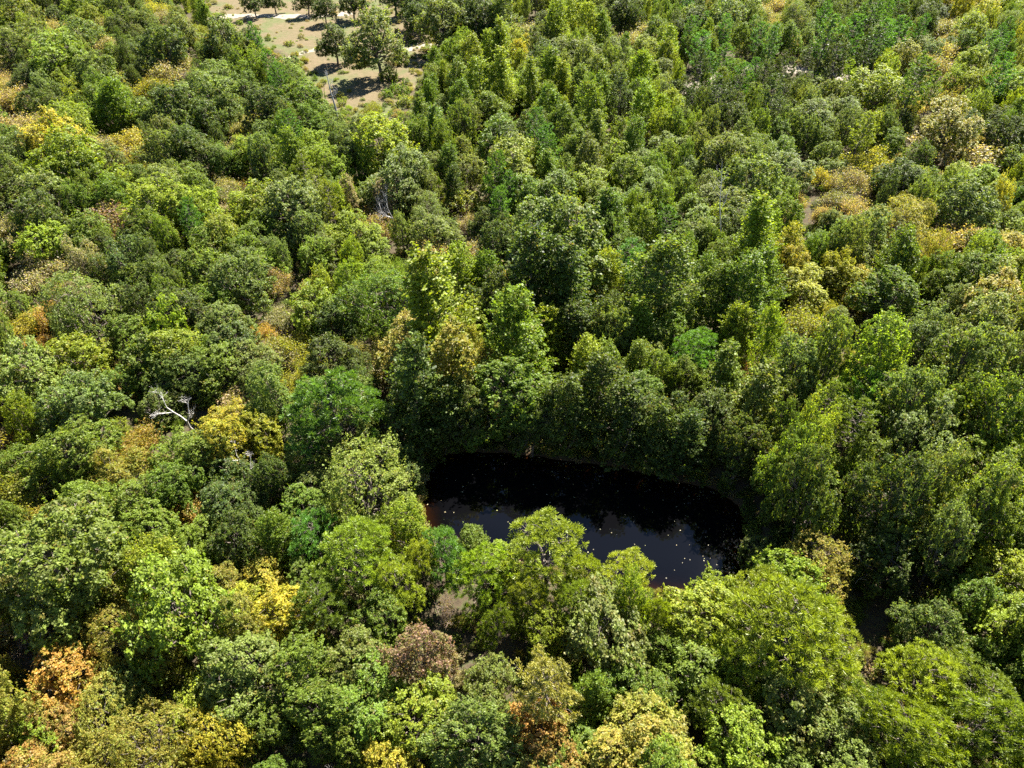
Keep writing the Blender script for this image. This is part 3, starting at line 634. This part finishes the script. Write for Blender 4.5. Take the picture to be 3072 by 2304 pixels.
def place(code, idx, x, y, z, wm, h, rot, col, name, label, cat, group):
    pr = PROTO[code][idx % len(PROTO[code])]
    sx = wm/pr['w']; sz = h/pr['h']; ek = rngp.uniform(0.8, 1.25)
    sz = min(max(sz, sx*0.62), sx*2.1)
    e = bpy.data.objects.new(name, None); e.empty_display_size = 0.5; COL.objects.link(e)
    e.location = (x, y, z - 0.05); e.rotation_euler = (rngp.gauss(0, .045), rngp.gauss(0, .045), rot); e.scale = (sx*ek, sx/ek, sz)
    e['label'] = label; e['category'] = cat; e['group'] = group
    tint = tint_of(col, rngp)
    if pr['crown']:
        c = bpy.data.objects.new('crown', pr['crown']); COL.objects.link(c); c.parent = e; c['tint'] = tint
    tr = bpy.data.objects.new('trunk' if pr['crown'] else 'branches', pr['trunk']); COL.objects.link(tr); tr.parent = e
    return e
HAND = []
# ------------------------------------------------------------------ ground, pond, tracks
def axis(lo, hi, a, b, fine, coarse, far):
    A = np.arange(a, b, fine); Lw = np.arange(lo, a, coarse); Hh = np.arange(b, hi, coarse)
    f1 = -np.geomspace(-lo+far*0.02, far, 10)[::-1] if lo < 0 else np.array([]); f2 = np.geomspace(hi*1.05, far, 10)
    return np.unique(np.concatenate([f1, Lw, A, Hh, f2]))
gx = axis(-260, 260, -26, 36, 0.45, 2.0, 3500); gy = axis(-60, 480, 30, 66, 0.45, 2.0, 3500)
GX, GY = np.meshgrid(gx, gy); Z = terrain(GX, GY)
me = bpy.data.meshes.new('ground'); nx, ny = len(gx), len(gy)
V = np.stack([GX, GY, Z], -1).reshape(-1, 3)
ii = (np.arange(ny-1)[:, None]*nx + np.arange(nx-1)[None, :]).ravel()
F = np.stack([ii, ii+1, ii+nx+1, ii+nx], 1)
me.vertices.add(len(V)); me.vertices.foreach_set('co', V.astype(np.float32).ravel())
me.loops.add(F.size); me.loops.foreach_set('vertex_index', F.astype(np.int32).ravel())
me.polygons.add(len(F)); me.polygons.foreach_set('loop_start', np.arange(0, F.size, 4, dtype=np.int32))
me.update(calc_edges=True); me.polygons.foreach_set('use_smooth', np.ones(len(F), bool))
# where the soil is open (clearing, road) and where it is wet mud
ROAD = [onplane(u, v, 0.5) for u, v in [(1000,72),(1120,62),(1300,130),(1430,195),(1505,190),(1600,150),(1700,150),(1800,165),(1960,190)]]
def dseg(P, X, Y):
    d = np.full(X.shape, 1e9)
    for (ax_, ay_), (bx, by) in zip(P[:-1], P[1:]):
        ex, ey = bx-ax_, by-ay_; t = np.clip(((X-ax_)*ex+(Y-ay_)*ey)/(ex*ex+ey*ey), 0, 1)
        d = np.minimum(d, np.hypot(X-ax_-t*ex, Y-ay_-t*ey))
    return d
def droad(x, y):
    d = 1e9
    for (ax_, ay_), (bx, by) in zip(ROAD[:-1], ROAD[1:]):
        ex, ey = bx-ax_, by-ay_; t = min(max(((x-ax_)*ex+(y-ay_)*ey)/(ex*ex+ey*ey), 0), 1); d = min(d, math.hypot(x-ax_-t*ex, y-ay_-t*ey))
    return d
xx, yy = V[:, 0], V[:, 1]
cl = 1-sm(F_CLEAR(xx, yy), -3, 4); rd = 1-sm(dseg(ROAD, xx, yy), 2.2, 4.5)
pd = F_POND(xx, yy)
at = me.attributes.new('soil', 'FLOAT_COLOR', 'POINT')
rgba = np.ones((len(V), 4), np.float32); rgba[:, 0] = cl; rgba[:, 1] = rd; rgba[:, 2] = 1-sm(pd, -0.1, 0.5)
at.data.foreach_set('color', rgba.ravel())
ground = bpy.data.objects.new('ground', me); COL.objects.link(ground); ground['kind'] = 'structure'
m, N, L = new_mat('ground')
out = N.new('ShaderNodeOutputMaterial'); p = N.new('ShaderNodeBsdfPrincipled'); p.inputs['Roughness'].default_value = 0.95; p.inputs['Specular IOR Level'].default_value = 0.1
geo = N.new('ShaderNodeNewGeometry')
def noise(scale, detail=5, rough=0.6):
    n = N.new('ShaderNodeTexNoise'); n.inputs['Scale'].default_value = scale; n.inputs['Detail'].default_value = detail; n.inputs['Roughness'].default_value = rough
    L.new(geo.outputs['Position'], n.inputs['Vector']); return n
def ramp(src, stops):
    r_ = N.new('ShaderNodeValToRGB'); e = r_.color_ramp.elements
    e[0].position, e[0].color = stops[0][0], (*stops[0][1], 1); e[1].position, e[1].color = stops[-1][0], (*stops[-1][1], 1)
    for q, c in stops[1:-1]: k_ = e.new(q); k_.color = (*c, 1)
    L.new(src, r_.inputs[0]); return r_
def mixc(f, a, b):
    x = N.new('ShaderNodeMix'); x.data_type = 'RGBA'
    if f is not None: L.new(f, x.inputs['Factor'])
    L.new(a, x.inputs['A']); L.new(b, x.inputs['B']); return x.outputs['Result']
soil = N.new('ShaderNodeAttribute'); soil.attribute_name = 'soil'; ss = N.new('ShaderNodeSeparateColor'); L.new(soil.outputs['Color'], ss.inputs[0])
litter = ramp(noise(1.4, 8, 0.7).outputs['Fac'], [(0.30, (.035,.028,.018)), (0.5, (.060,.045,.028)), (0.62, (.05,.06,.022)), (0.75, (.12,.09,.058))])
dirt = ramp(noise(0.045, 7, 0.62).outputs['Fac'], [(0.34, (.052,.070,.020)), (0.44, (.075,.085,.030)), (0.50, (.115,.082,.048)), (0.60, (.13,.085,.052)), (0.68, (.115,.11,.05))])
tuft = ramp(noise(0.9, 8, 0.75).outputs['Fac'], [(0.42, (.06,.07,.024)), (0.60, (.125,.105,.06))])
dm = N.new('ShaderNodeMix'); dm.data_type = 'RGBA'; dm.inputs['Factor'].default_value = 0.42
L.new(dirt.outputs[0], dm.inputs['A']); L.new(tuft.outputs[0], dm.inputs['B'])
gravel = ramp(noise(2.5, 6, 0.8).outputs['Fac'], [(0.35, (.16,.13,.10)), (0.65, (.25,.215,.175))])
mud = ramp(noise(3.0, 6, 0.7).outputs['Fac'], [(0.35, (.06,.034,.016)), (0.65, (.09,.05,.025))])
wob = noise(0.35, 5, 0.7)
def wobble(src, lo, hi):
    a = N.new('ShaderNodeMath'); a.operation = 'ADD'; L.new(src, a.inputs[0]); L.new(wob.outputs['Fac'], a.inputs[1])
    b = N.new('ShaderNodeMapRange'); b.inputs['From Min'].default_value = lo; b.inputs['From Max'].default_value = hi; L.new(a.outputs[0], b.inputs['Value']); return b.outputs[0]
c = mixc(wobble(ss.outputs[0], 0.85, 1.15), litter.outputs[0], dm.outputs['Result'])
c = mixc(wobble(ss.outputs[1], 0.9, 1.2), c, gravel.outputs[0])
c = mixc(ss.outputs[2], c, mud.outputs[0])
L.new(c, p.inputs['Base Color'])
bp = N.new('ShaderNodeBump'); bp.inputs['Strength'].default_value = 0.7; bp.inputs['Distance'].default_value = 0.25
L.new(noise(2.2, 8, 0.75).outputs['Fac'], bp.inputs['Height']); L.new(bp.outputs[0], p.inputs['Normal'])
L.new(p.outputs[0], out.inputs[0]); me.materials.append(m)

# the pale wheel track across the clearing
def ribbon(name, pts, width, mat_, lift=0.05):
    P = []
    for (x0, y0), (x1, y1) in zip(pts[:-1], pts[1:]):
        for t in np.linspace(0, 1, 14, endpoint=False): P.append((x0+(x1-x0)*t, y0+(y1-y0)*t))
    P.append(pts[-1]); P = np.array(P); k_ = np.ones(7)/7
    P[3:-3, 0] = np.convolve(P[:, 0], k_, 'valid'); P[3:-3, 1] = np.convolve(P[:, 1], k_, 'valid')
    T = np.gradient(P, axis=0); T /= np.linalg.norm(T, axis=1)[:, None]; S = np.stack([-T[:, 1], T[:, 0]], 1)
    rr = np.random.RandomState(3); vs = []
    for q in (-1, -.33, .33, 1):
        X = P + S*(width*0.5*q*(1+0.25*rr.normal(size=len(P)))[:, None]); vs.append(np.column_stack([X, terrain(X[:, 0], X[:, 1])+lift]))
    n_ = len(P); V_ = np.concatenate(vs); f = [(a*n_+i, a*n_+i+1, (a+1)*n_+i+1, (a+1)*n_+i) for a in range(3) for i in range(n_-1)]
    mm = bpy.data.meshes.new(name); mm.from_pydata([tuple(map(float, q)) for q in V_], [], f); mm.materials.append(mat_)
    o = bpy.data.objects.new(name, mm); COL.objects.link(o); o['kind'] = 'structure'; return o
M_TRACK = mat_bark('pale_dust', (.15,.125,.085), (.22,.185,.135), 1.2)
ribbon('dirt_track', [onplane(u, v, .7) for u, v in [(612,131),(650,118),(690,108),(740,104),(800,112)]], 1.7, M_TRACK)
ribbon('dirt_track', [onplane(u, v, .7) for u, v in [(440,44),(520,36),(600,40),(690,36),(760,30)]], 4.5, M_TRACK)
ribbon('dirt_track', [onplane(u, v, .7) for u, v in [(860,112),(905,98),(960,100),(1000,84)]], 4.0, M_TRACK)

# pond: dark tea-coloured water, clear only at the very edge
wm_ = bpy.data.meshes.new('pond_water')
PW = POND_W.copy(); cen = PW.mean(0); PWo = PW + (PW-cen)/np.linalg.norm(PW-cen, axis=1)[:, None]*1.0
rings = [PWo, PW, PW + (cen-PW)*0.06, PW+(cen-PW)*0.16, PW+(cen-PW)*0.45, PW+(cen-PW)*0.8]
n = len(PW); Vw = np.concatenate([np.column_stack([q, np.full(n, -0.3)]) for q in rings]+[np.array([[cen[0], cen[1], -0.3]])])
Fw = [(a*n+i, a*n+(i+1) % n, (a+1)*n+(i+1) % n, (a+1)*n+i) for a in range(len(rings)-1) for i in range(n)] + [((len(rings)-1)*n+i, (len(rings)-1)*n+(i+1) % n, len(Vw)-1) for i in range(n)]
wm_.from_pydata([tuple(map(float, q)) for q in Vw], [], Fw)
dep = np.clip(-sdist(POND_W, Vw[:, 0], Vw[:, 1])/2.2, 0, 1)
aa = wm_.attributes.new('depth', 'FLOAT', 'POINT'); aa.data.foreach_set('value', dep.astype(np.float32))
pond = bpy.data.objects.new('pond_water', wm_); COL.objects.link(pond); pond['kind'] = 'structure'
if Vector((0, 0, 1)).dot(wm_.polygons[0].normal) < 0: wm_.flip_normals()
m, N, L = new_mat('water')
out = N.new('ShaderNodeOutputMaterial'); mixs = N.new('ShaderNodeMixShader'); gl = N.new('ShaderNodeBsdfGlossy'); gl.inputs['Roughness'].default_value = 0.025
fr = N.new('ShaderNodeFresnel'); fr.inputs['IOR'].default_value = 1.34
deep = N.new('ShaderNodeBsdfDiffuse'); deep.inputs['Color'].default_value = (.0016, .0016, .002, 1); tr = N.new('ShaderNodeBsdfTransparent'); tr.inputs['Color'].default_value = (.45, .34, .22, 1)
under = N.new('ShaderNodeMixShader'); da = N.new('ShaderNodeAttribute'); da.attribute_name = 'depth'
L.new(da.outputs['Fac'], under.inputs[0]); L.new(tr.outputs[0], under.inputs[1]); L.new(deep.outputs[0], under.inputs[2])
geo = N.new('ShaderNodeNewGeometry'); b1 = noise(2.2, 3, 0.5); b2 = N.new('ShaderNodeBump'); b2.inputs['Strength'].default_value = 0.03; b2.inputs['Distance'].default_value = 0.04
L.new(b1.outputs['Fac'], b2.inputs['Height']); L.new(b2.outputs[0], gl.inputs['Normal']); L.new(b2.outputs[0], fr.inputs['Normal'])
L.new(fr.outputs[0], mixs.inputs[0]); L.new(under.outputs[0], mixs.inputs[1]); L.new(gl.outputs[0], mixs.inputs[2]); L.new(mixs.outputs[0], out.inputs[0])
wm_.materials.append(m)

# ------------------------------------------------------------------ the trees, one by one
for code in PROTO: pass
_i = 0
rows = [q.strip() for ln in TREES.strip().splitlines() for q in ln.split(';') if q.strip()]
for q in rows:
    f = q.split(); u, v, w = float(f[0]), float(f[1]), float(f[2]); code, col = f[3], f[4]
    north = 840 < u < 1660 and 560 < v < 965; east = u > 1640 and 700 < v < 1190
    if north and code in 'LO' and w < 135 and (int(u) % 3): code = 'S'; w *= 1.12
    hmin = rngp.uniform(7.5, 10.5) if north and code in 'LOS' else (rngp.uniform(11, 15) if east and code in 'LOS' else 0)
    x, y, z, wmt, h = solve(u, v, w, code, 1.0, hmin)
    if y > 1 and (inpoly(POND_W, [x], [y])[0]):      # nothing grows in the water: move it to the nearer bank
        s = -1 if y < POND_W[:, 1].mean() else 1
        while inpoly(POND_W, [x], [y])[0]: y += s*0.5
        z = gz(x, y)
    HAND.append(dict(u=u, v=v, w=w, code=code, col=col, x=x, y=y, z=z, wm=wmt, h=h))
for t_ in list(HAND):
    code = t_['code']
    lab = make_label(int(t_['u']), int(t_['v']), code, t_['col'], t_['wm'], t_['h'])
    wmul = {'O': 1.34, 'L': 1.2, 'T': 1.35, 'W': 1.08, 'S': 1.2, 'C': 1.05, 'P': 1.08, 'Q': 1.05, 'B': 1.15}.get(code, 1.0)
    _i += 1
    place(code, rngp.randrange(9), t_['x'], t_['y'], t_['z'], t_['wm']*wmul, t_['h'], rngp.uniform(0, 6.28), t_['col'], NAMES[code], lab, CATS[code], GROUPS[code])

# dead snags
def snag(name, label, u, v, base_uv, wood, seed, forks, rad):
    x, y = onplane(base_uv[0], base_uv[1], 0.7)
    dx, dy, dz = ray(u, v); t = y/dy; h = CAM_H + dz*t - 0.7            # top of the trunk above its foot
    r = np.random.RandomState(seed); g = Geo(); top = np.array([dx*t-x, 0, h])
    P = np.array([[0, 0, -0.4], top*0.3+[.1, 0, 0], top*0.6+[-.12, 0.1, 0], top*0.85, top]); tube(g, P, [rad, rad*.8, rad*.55, rad*.3, rad*.12], 6)
    for i in range(forks):
        f = r.uniform(0.35, 0.95); b = top*f; d = unit(np.array([r.normal(), r.normal()*0.6, 1.1])); Ln = h*0.20*(1.25-f)
        grow(g, r, b, d, Ln, rad*0.30*(1.3-f), 1, 3, (2, 3), 0.6, 0.15, 4, None, 0.62)
    o = bpy.data.objects.new(name, g.mesh(name, wood)); COL.objects.link(o); o.location = (x, y, 0.7)
    o['label'] = label; o['category'] = 'tree'; o['group'] = 'dead snags standing among the trees'
snag('dead_snag', 'tall bare dark snag standing in the grass below the dirt clearing', 703, 150, (731, 262), M_GREYTWIG, 4, 9, 0.26)
snag('dead_snag', 'thin leaning dead stem just left of the tall bare dark snag', 699, 170, (704, 238), M_DARKTWIG, 6, 5, 0.12)
snag('dead_snag', 'slim white-barked birch trunk rising beside the dark round oak', 1560, 345, (1553, 560), M_PALE, 8, 7, 0.13)
snag('dead_snag', 'thin dark dead stem between the tan thickets at upper left', 254, 312, (270, 352), M_DARKTWIG, 9, 3, 0.10)
snag('dead_snag', 'short whitish broken trunk amid the yellow-green crowns, left of centre', 360, 722, (358, 775), M_PALE, 10, 4, 0.16)

# ------------------------------------------------------------------ the rest of the wood: far more trees than one can count
gaps = [(1862,690,50),(1722,356,46),(1768,450,44),(1040,306,34),(1345,256,40),(1930,1290,100),(1860,1350,60),(1880,1170,70),(630,1300,44),(310,1190,30),(830,860,60),(850,920,50),
        (1500,150,36),(545,30,60),(1640,140,20),(1700,132,26),(440,350,26),(1375,268,34),(590,1060,40)]
PONDI = [(905,1140),(900,1060),(925,1000),(1010,968),(1200,985),(1450,1020),(1590,1050),(1640,1120),(1640,1250),(1575,1292),(1420,1290),(1415,1210),(1290,1190),(1190,1140),(960,1150)]
PONDI = np.array(PONDI, float); CLI = np.array([(a, max(b, -60)) for a, b in CLEAR], float)
PONDI_ = [tuple(map(float, q)) for q in PONDI]; CLI_ = [tuple(map(float, q)) for q in CLI]
def pip(P, x, y):
    r = False; xj, yj = P[-1]
    for xi, yi in P:
        if (yi > y) != (yj > y) and x < (xj-xi)*(y-yi)/(yj-yi) + xi: r = not r
        xj, yj = xi, yi
    return r
HU = np.array([[t_['u'], t_['v']] for t_ in HAND]); HX = np.array([[t_['x'], t_['y'], t_['wm']*(1.8 if t_['code'] in 'TBH' else 0.6 if t_['code'] in 'XY' else 1.0)] for t_ in HAND])
pts = []; rr = random.Random(99)
yv = -6.0
while yv < 470:
    step = 4.1 + max(0, yv-120)*0.012
    half = 52 + max(yv, 0)*0.86
    xv = -half
    while xv < half:
        x = xv + rr.uniform(-1.6, 1.6); y = yv + rr.uniform(-1.6, 1.6); xv += step
        if y < 8 and abs(x) < 12 and y > -8: pass
        if F_POND.one(x, y) < 1.0 or (y > 80 and F_CLEAR.one(x, y) < 2.5): continue
        if y > 100 and droad(x, y) < 3.4: continue
        d = np.hypot(HX[:, 0]-x, HX[:, 1]-y) - HX[:, 2]*0.42
        if d.min() < 0.4: continue
        h = 4.2 + 6.5*rr.random()**1.2; z = gz(x, y); wv = rr.uniform(4.2, 7.0)
        u, v, dep_ = project(x, y, z+h*0.6)
        infr = -60 < u < 2272 and -60 < v < 1720
        k = np.argsort(np.hypot(HU[:, 0]-u, HU[:, 1]-v))[:5]
        q = HAND[int(k[0] if rr.random() < 0.6 else k[rr.randrange(1, 5)])]
        code, col = q['code'], q['col']
        if code in 'PXHYL': code = rr.choice('OOT') if code in 'XHY' else 'O'
        if code == 'P': code = 'O'
        if code == 'Q' and rr.random() < 0.6: code = 'S'
        if col in ('gr', 'wh', 'pk'): col = 'br'
        if col in ('bg',) and code != 'Q': col = 'g'
        if infr:
            if any(math.hypot(a-u, b-v) < c_ for a, b, c_ in gaps): continue
            ut, vt, _ = project(x, y, z+h)
            wpx = wv*0.5*FOC/dep_/SCL
            if y < 46:
                ok = False
                for hh, ww, cc in ((h, wv, code), (4.5, 3.8, 'O'), (3.2, 3.4, 'B'), (2.2, 2.8, 'B'), (1.3, 2.0, 'B'), (0.8, 1.4, 'B')):
                    ut, vt, _ = project(x, y, z+hh); wp = ww*0.5*FOC/dep_/SCL; vm = project(x, y, z+hh*0.6)[1]
                    if not (pip(PONDI_, ut, vt) or pip(PONDI_, ut-wp, vm) or pip(PONDI_, ut+wp, vm)): ok = True; h, wv, code = hh, ww, cc; break
                if not ok: continue
            if pip(CLI_, ut, vt+6) or pip(CLI_, ut, v): continue
        if code == 'S' and rr.random() < 0.55: code = 'O'
        if code == 'S': h = rr.uniform(6, 9.5); wv = rr.uniform(3.4, 5)
        if code == 'Q': h = rr.uniform(9, 13); wv = rr.uniform(3.5, 4.6)
        if code == 'C': h = rr.uniform(5, 8); wv = rr.uniform(2.8, 3.8)
        if code == 'T': h = rr.uniform(3.0, 4.6); wv = rr.uniform(4.5, 7)
        if code == 'B': h = min(h, rr.uniform(1.6, 3))
        if 60 < y < 125 and abs(x-5) < 42 and code in 'OSCW': h = rr.uniform(5.5, 9.0)
        if not infr and y > 20: h *= 1.25; wv *= 1.25
        pts.append((x, y, z-0.05, code, rr.randrange(60), wv, h, col))
    yv += step*0.95
# low growth on the forest floor
und = []
for _ in range(9000):
    y = 8 + 300*rr.random()**1.3; x = rr.uniform(-1, 1)*(30+y*0.80)
    if F_POND.one(x, y) < 0.05 or (y > 80 and F_CLEAR.one(x, y) < 0): continue
    if y > 100 and droad(x, y) < 4.2: continue
    z = gz(x, y); u, v, _d = project(x, y, z+0.6)
    col = rr.choice(['br', 'ol', 'g', 'g', 'dg', 'yg', 'gg', 'br'])
    s = rr.uniform(0.7, 1.6)
    und.append((x, y, z-0.1, rr.choice('BBT'), rr.randrange(60), s*1.5, s, col))
for _ in range(420):        # weeds and small bushes round the edge of the clearing
    i = rr.randrange(len(CLEAR_W)); t = rr.random(); a = CLEAR_W[i]*(1-t)+CLEAR_W[(i+1) % len(CLEAR_W)]*t
    x, y = a[0]+rr.gauss(0, 4), a[1]+rr.gauss(0, 5); s = rr.uniform(0.5, 1.5)
    und.append((x, y, gz(x, y)-0.1, rr.choice('BBT'), rr.randrange(60), s*1.7, s, rr.choice(['ol', 'g', 'yg', 'br', 'ol'])))

for _ in range(900):        # the growth that hides the pond's banks
    i = rr.randrange(len(POND_W)); c_ = POND_W[i]; a = rr.uniform(0, 6.28); q = rr.uniform(0.1, 3.4)
    x, y = c_[0]+math.cos(a)*q, c_[1]+math.sin(a)*q; sd_ = F_POND.one(x, y)
    if sd_ < 0.15: continue
    s = rr.uniform(0.5, 1.1) if y > 46 else rr.uniform(0.3, 0.6)
    und.append((x, y, gz(x, y)-0.1, rr.choice('BBT'), rr.randrange(60), s*1.7, s, rr.choice(['ol', 'g', 'dg', 'g', 'br'])))
for _ in range(1300):       # tussocks of grass and weeds over the open ground
    x, y = rr.uniform(CLEAR_W[:, 0].min(), CLEAR_W[:, 0].max()), rr.uniform(110, 330)
    if F_CLEAR.one(x, y) > 1: continue
    if math.sin(x*0.11+1)+math.cos(y*0.06+x*0.03) < rr.uniform(-0.8, 1.2): continue
    s = rr.uniform(0.15, 0.55) if rr.random() < 0.9 else rr.uniform(0.6, 1.3)
    und.append((x, y, gz(x, y)-0.05, 'B', rr.randrange(60), s*2.6, s, rr.choice(['ol', 'ol', 'br', 'yg', 'g'])))

def scatter(name, items, keys):
    hide = []
    me = bpy.data.meshes.new(name); n = len(items)
    me.vertices.add(n); me.vertices.foreach_set('co', np.array([q[:3] for q in items], np.float32).ravel())
    kid = {k_: i for i, k_ in enumerate(keys)}
    idx = []; scl = []; rot = []; tin = []
    tilt = 0.07 if name == 'woodland' else 0.2
    for q in items:
        pr = PROTO[q[3]]; j = q[4] % len(pr); idx.append(kid[(q[3], j)]); p_ = pr[j]
        sx = q[5]/p_['w']; sz = q[6]/p_['h']; sz = min(max(sz, sx*0.6), sx*2.2); scl.append((sx, sx*rr.uniform(.75, 1.3), sz)); rot.append((rr.gauss(0, tilt), rr.gauss(0, tilt), rr.uniform(0, 6.28))); ek = rr.uniform(0.8, 1.25); tin.append((*tint_of(q[7], rr), 1))
    a = me.attributes.new('kid', 'INT', 'POINT'); a.data.foreach_set('value', np.array(idx, np.int32))
    a = me.attributes.new('scl', 'FLOAT_VECTOR', 'POINT'); a.data.foreach_set('vector', np.array(scl, np.float32).ravel())
    a = me.attributes.new('rot', 'FLOAT_VECTOR', 'POINT'); a.data.foreach_set('vector', np.array(rot, np.float32).ravel())
    a = me.attributes.new('tint', 'FLOAT_COLOR', 'POINT'); a.data.foreach_set('color', np.array(tin, np.float32).ravel())
    o = bpy.data.objects.new(name, me); COL.objects.link(o); o['kind'] = 'stuff'
    ng = bpy.data.node_groups.new(name, 'GeometryNodeTree')
    ng.interface.new_socket('Geometry', in_out='INPUT', socket_type='NodeSocketGeometry'); ng.interface.new_socket('Geometry', in_out='OUTPUT', socket_type='NodeSocketGeometry')
    NN, LL = ng.nodes, ng.links
    gi = NN.new('NodeGroupInput'); go = NN.new('NodeGroupOutput'); jn = NN.new('GeometryNodeJoinGeometry')
    def attr(nm, dt):
        a_ = NN.new('GeometryNodeInputNamedAttribute'); a_.data_type = dt; a_.inputs['Name'].default_value = nm; return a_.outputs['Attribute']
    ai, as_, ar = attr('kid', 'INT'), attr('scl', 'FLOAT_VECTOR'), attr('rot', 'FLOAT_VECTOR')
    eu = NN.new('FunctionNodeEulerToRotation'); LL.new(ar, eu.inputs[0])
    used = sorted(set(idx))
    for k_ in used:
        cm = NN.new('FunctionNodeCompare'); cm.data_type = 'INT'; cm.operation = 'EQUAL'; cm.inputs[3].default_value = k_; LL.new(ai, cm.inputs[2])
        io = NN.new('GeometryNodeInstanceOnPoints'); ob = NN.new('GeometryNodeObjectInfo')
        code, j = keys[k_]; ob.inputs['Object'].default_value = SRC[(code, j)]; ob.inputs['As Instance'].default_value = True
        LL.new(gi.outputs[0], io.inputs['Points']); LL.new(cm.outputs[0], io.inputs['Selection']); LL.new(ob.outputs['Geometry'], io.inputs['Instance'])
        LL.new(eu.outputs[0], io.inputs['Rotation']); LL.new(as_, io.inputs['Scale']); LL.new(io.outputs[0], jn.inputs[0])
    LL.new(jn.outputs[0], go.inputs[0])
    md = o.modifiers.new('plants', 'NODES'); md.node_group = ng
    return o
SRC = {}; keys = []
for code in ('O', 'W', 'S', 'C', 'Q', 'B', 'T'):
    for j, pr in enumerate(PROTO[code]):
        me_ = pr['geo'].mesh('plant', pr['mats'], split=pr['nf'])
        SRC[(code, j)] = bpy.data.objects.new('plant', me_); keys.append((code, j))
wood = scatter('woodland', pts, keys); wood['label'] = 'mass of smaller green trees filling the forest between the larger crowns'
floor = scatter('undergrowth', und, keys); floor['label'] = 'low bushes, brambles and saplings on the forest floor'

# leaves afloat on the pond, thickest toward its right end
rf = np.random.RandomState(12); g = Geo(); xs = rf.uniform(POND_W[:, 0].min(), POND_W[:, 0].max(), 9000); ys = rf.uniform(POND_W[:, 1].min(), POND_W[:, 1].max(), 9000)
fx = (xs-POND_W[:, 0].min())/np.ptp(POND_W[:, 0]); ed = F_POND(xs, ys)
cl_ = 0.5+0.5*np.sin(xs*0.9+1.3*np.sin(ys*0.8))*np.cos(ys*1.1+xs*0.3)
keep = (ed < -0.2) & (rf.rand(9000) < (0.012+0.22*sm(fx, 0.6, 1.0)*cl_ + 0.2*(ed > -0.7)))
X, Y = xs[keep], ys[keep]; nn = len(X)
cards(g, np.column_stack([X, Y, np.full(nn, -0.285)]), unit(np.array([0, 0, 1.])+rf.normal(size=(nn, 3))*0.10), 0.11, rf, np.stack([rf.rand(nn), rf.rand(nn)], 1), 1.3)
fl = bpy.data.objects.new('floating_leaves', g.mesh('floating_leaves', M_LEAF)); COL.objects.link(fl); fl['kind'] = 'stuff'; fl['tint'] = [0.30, 0.26, 0.16]
fl['label'] = 'pale fallen leaves afloat on the pond'
print('trees', len(HAND), 'woodland', len(pts), 'undergrowth', len(und), 'floating', nn)
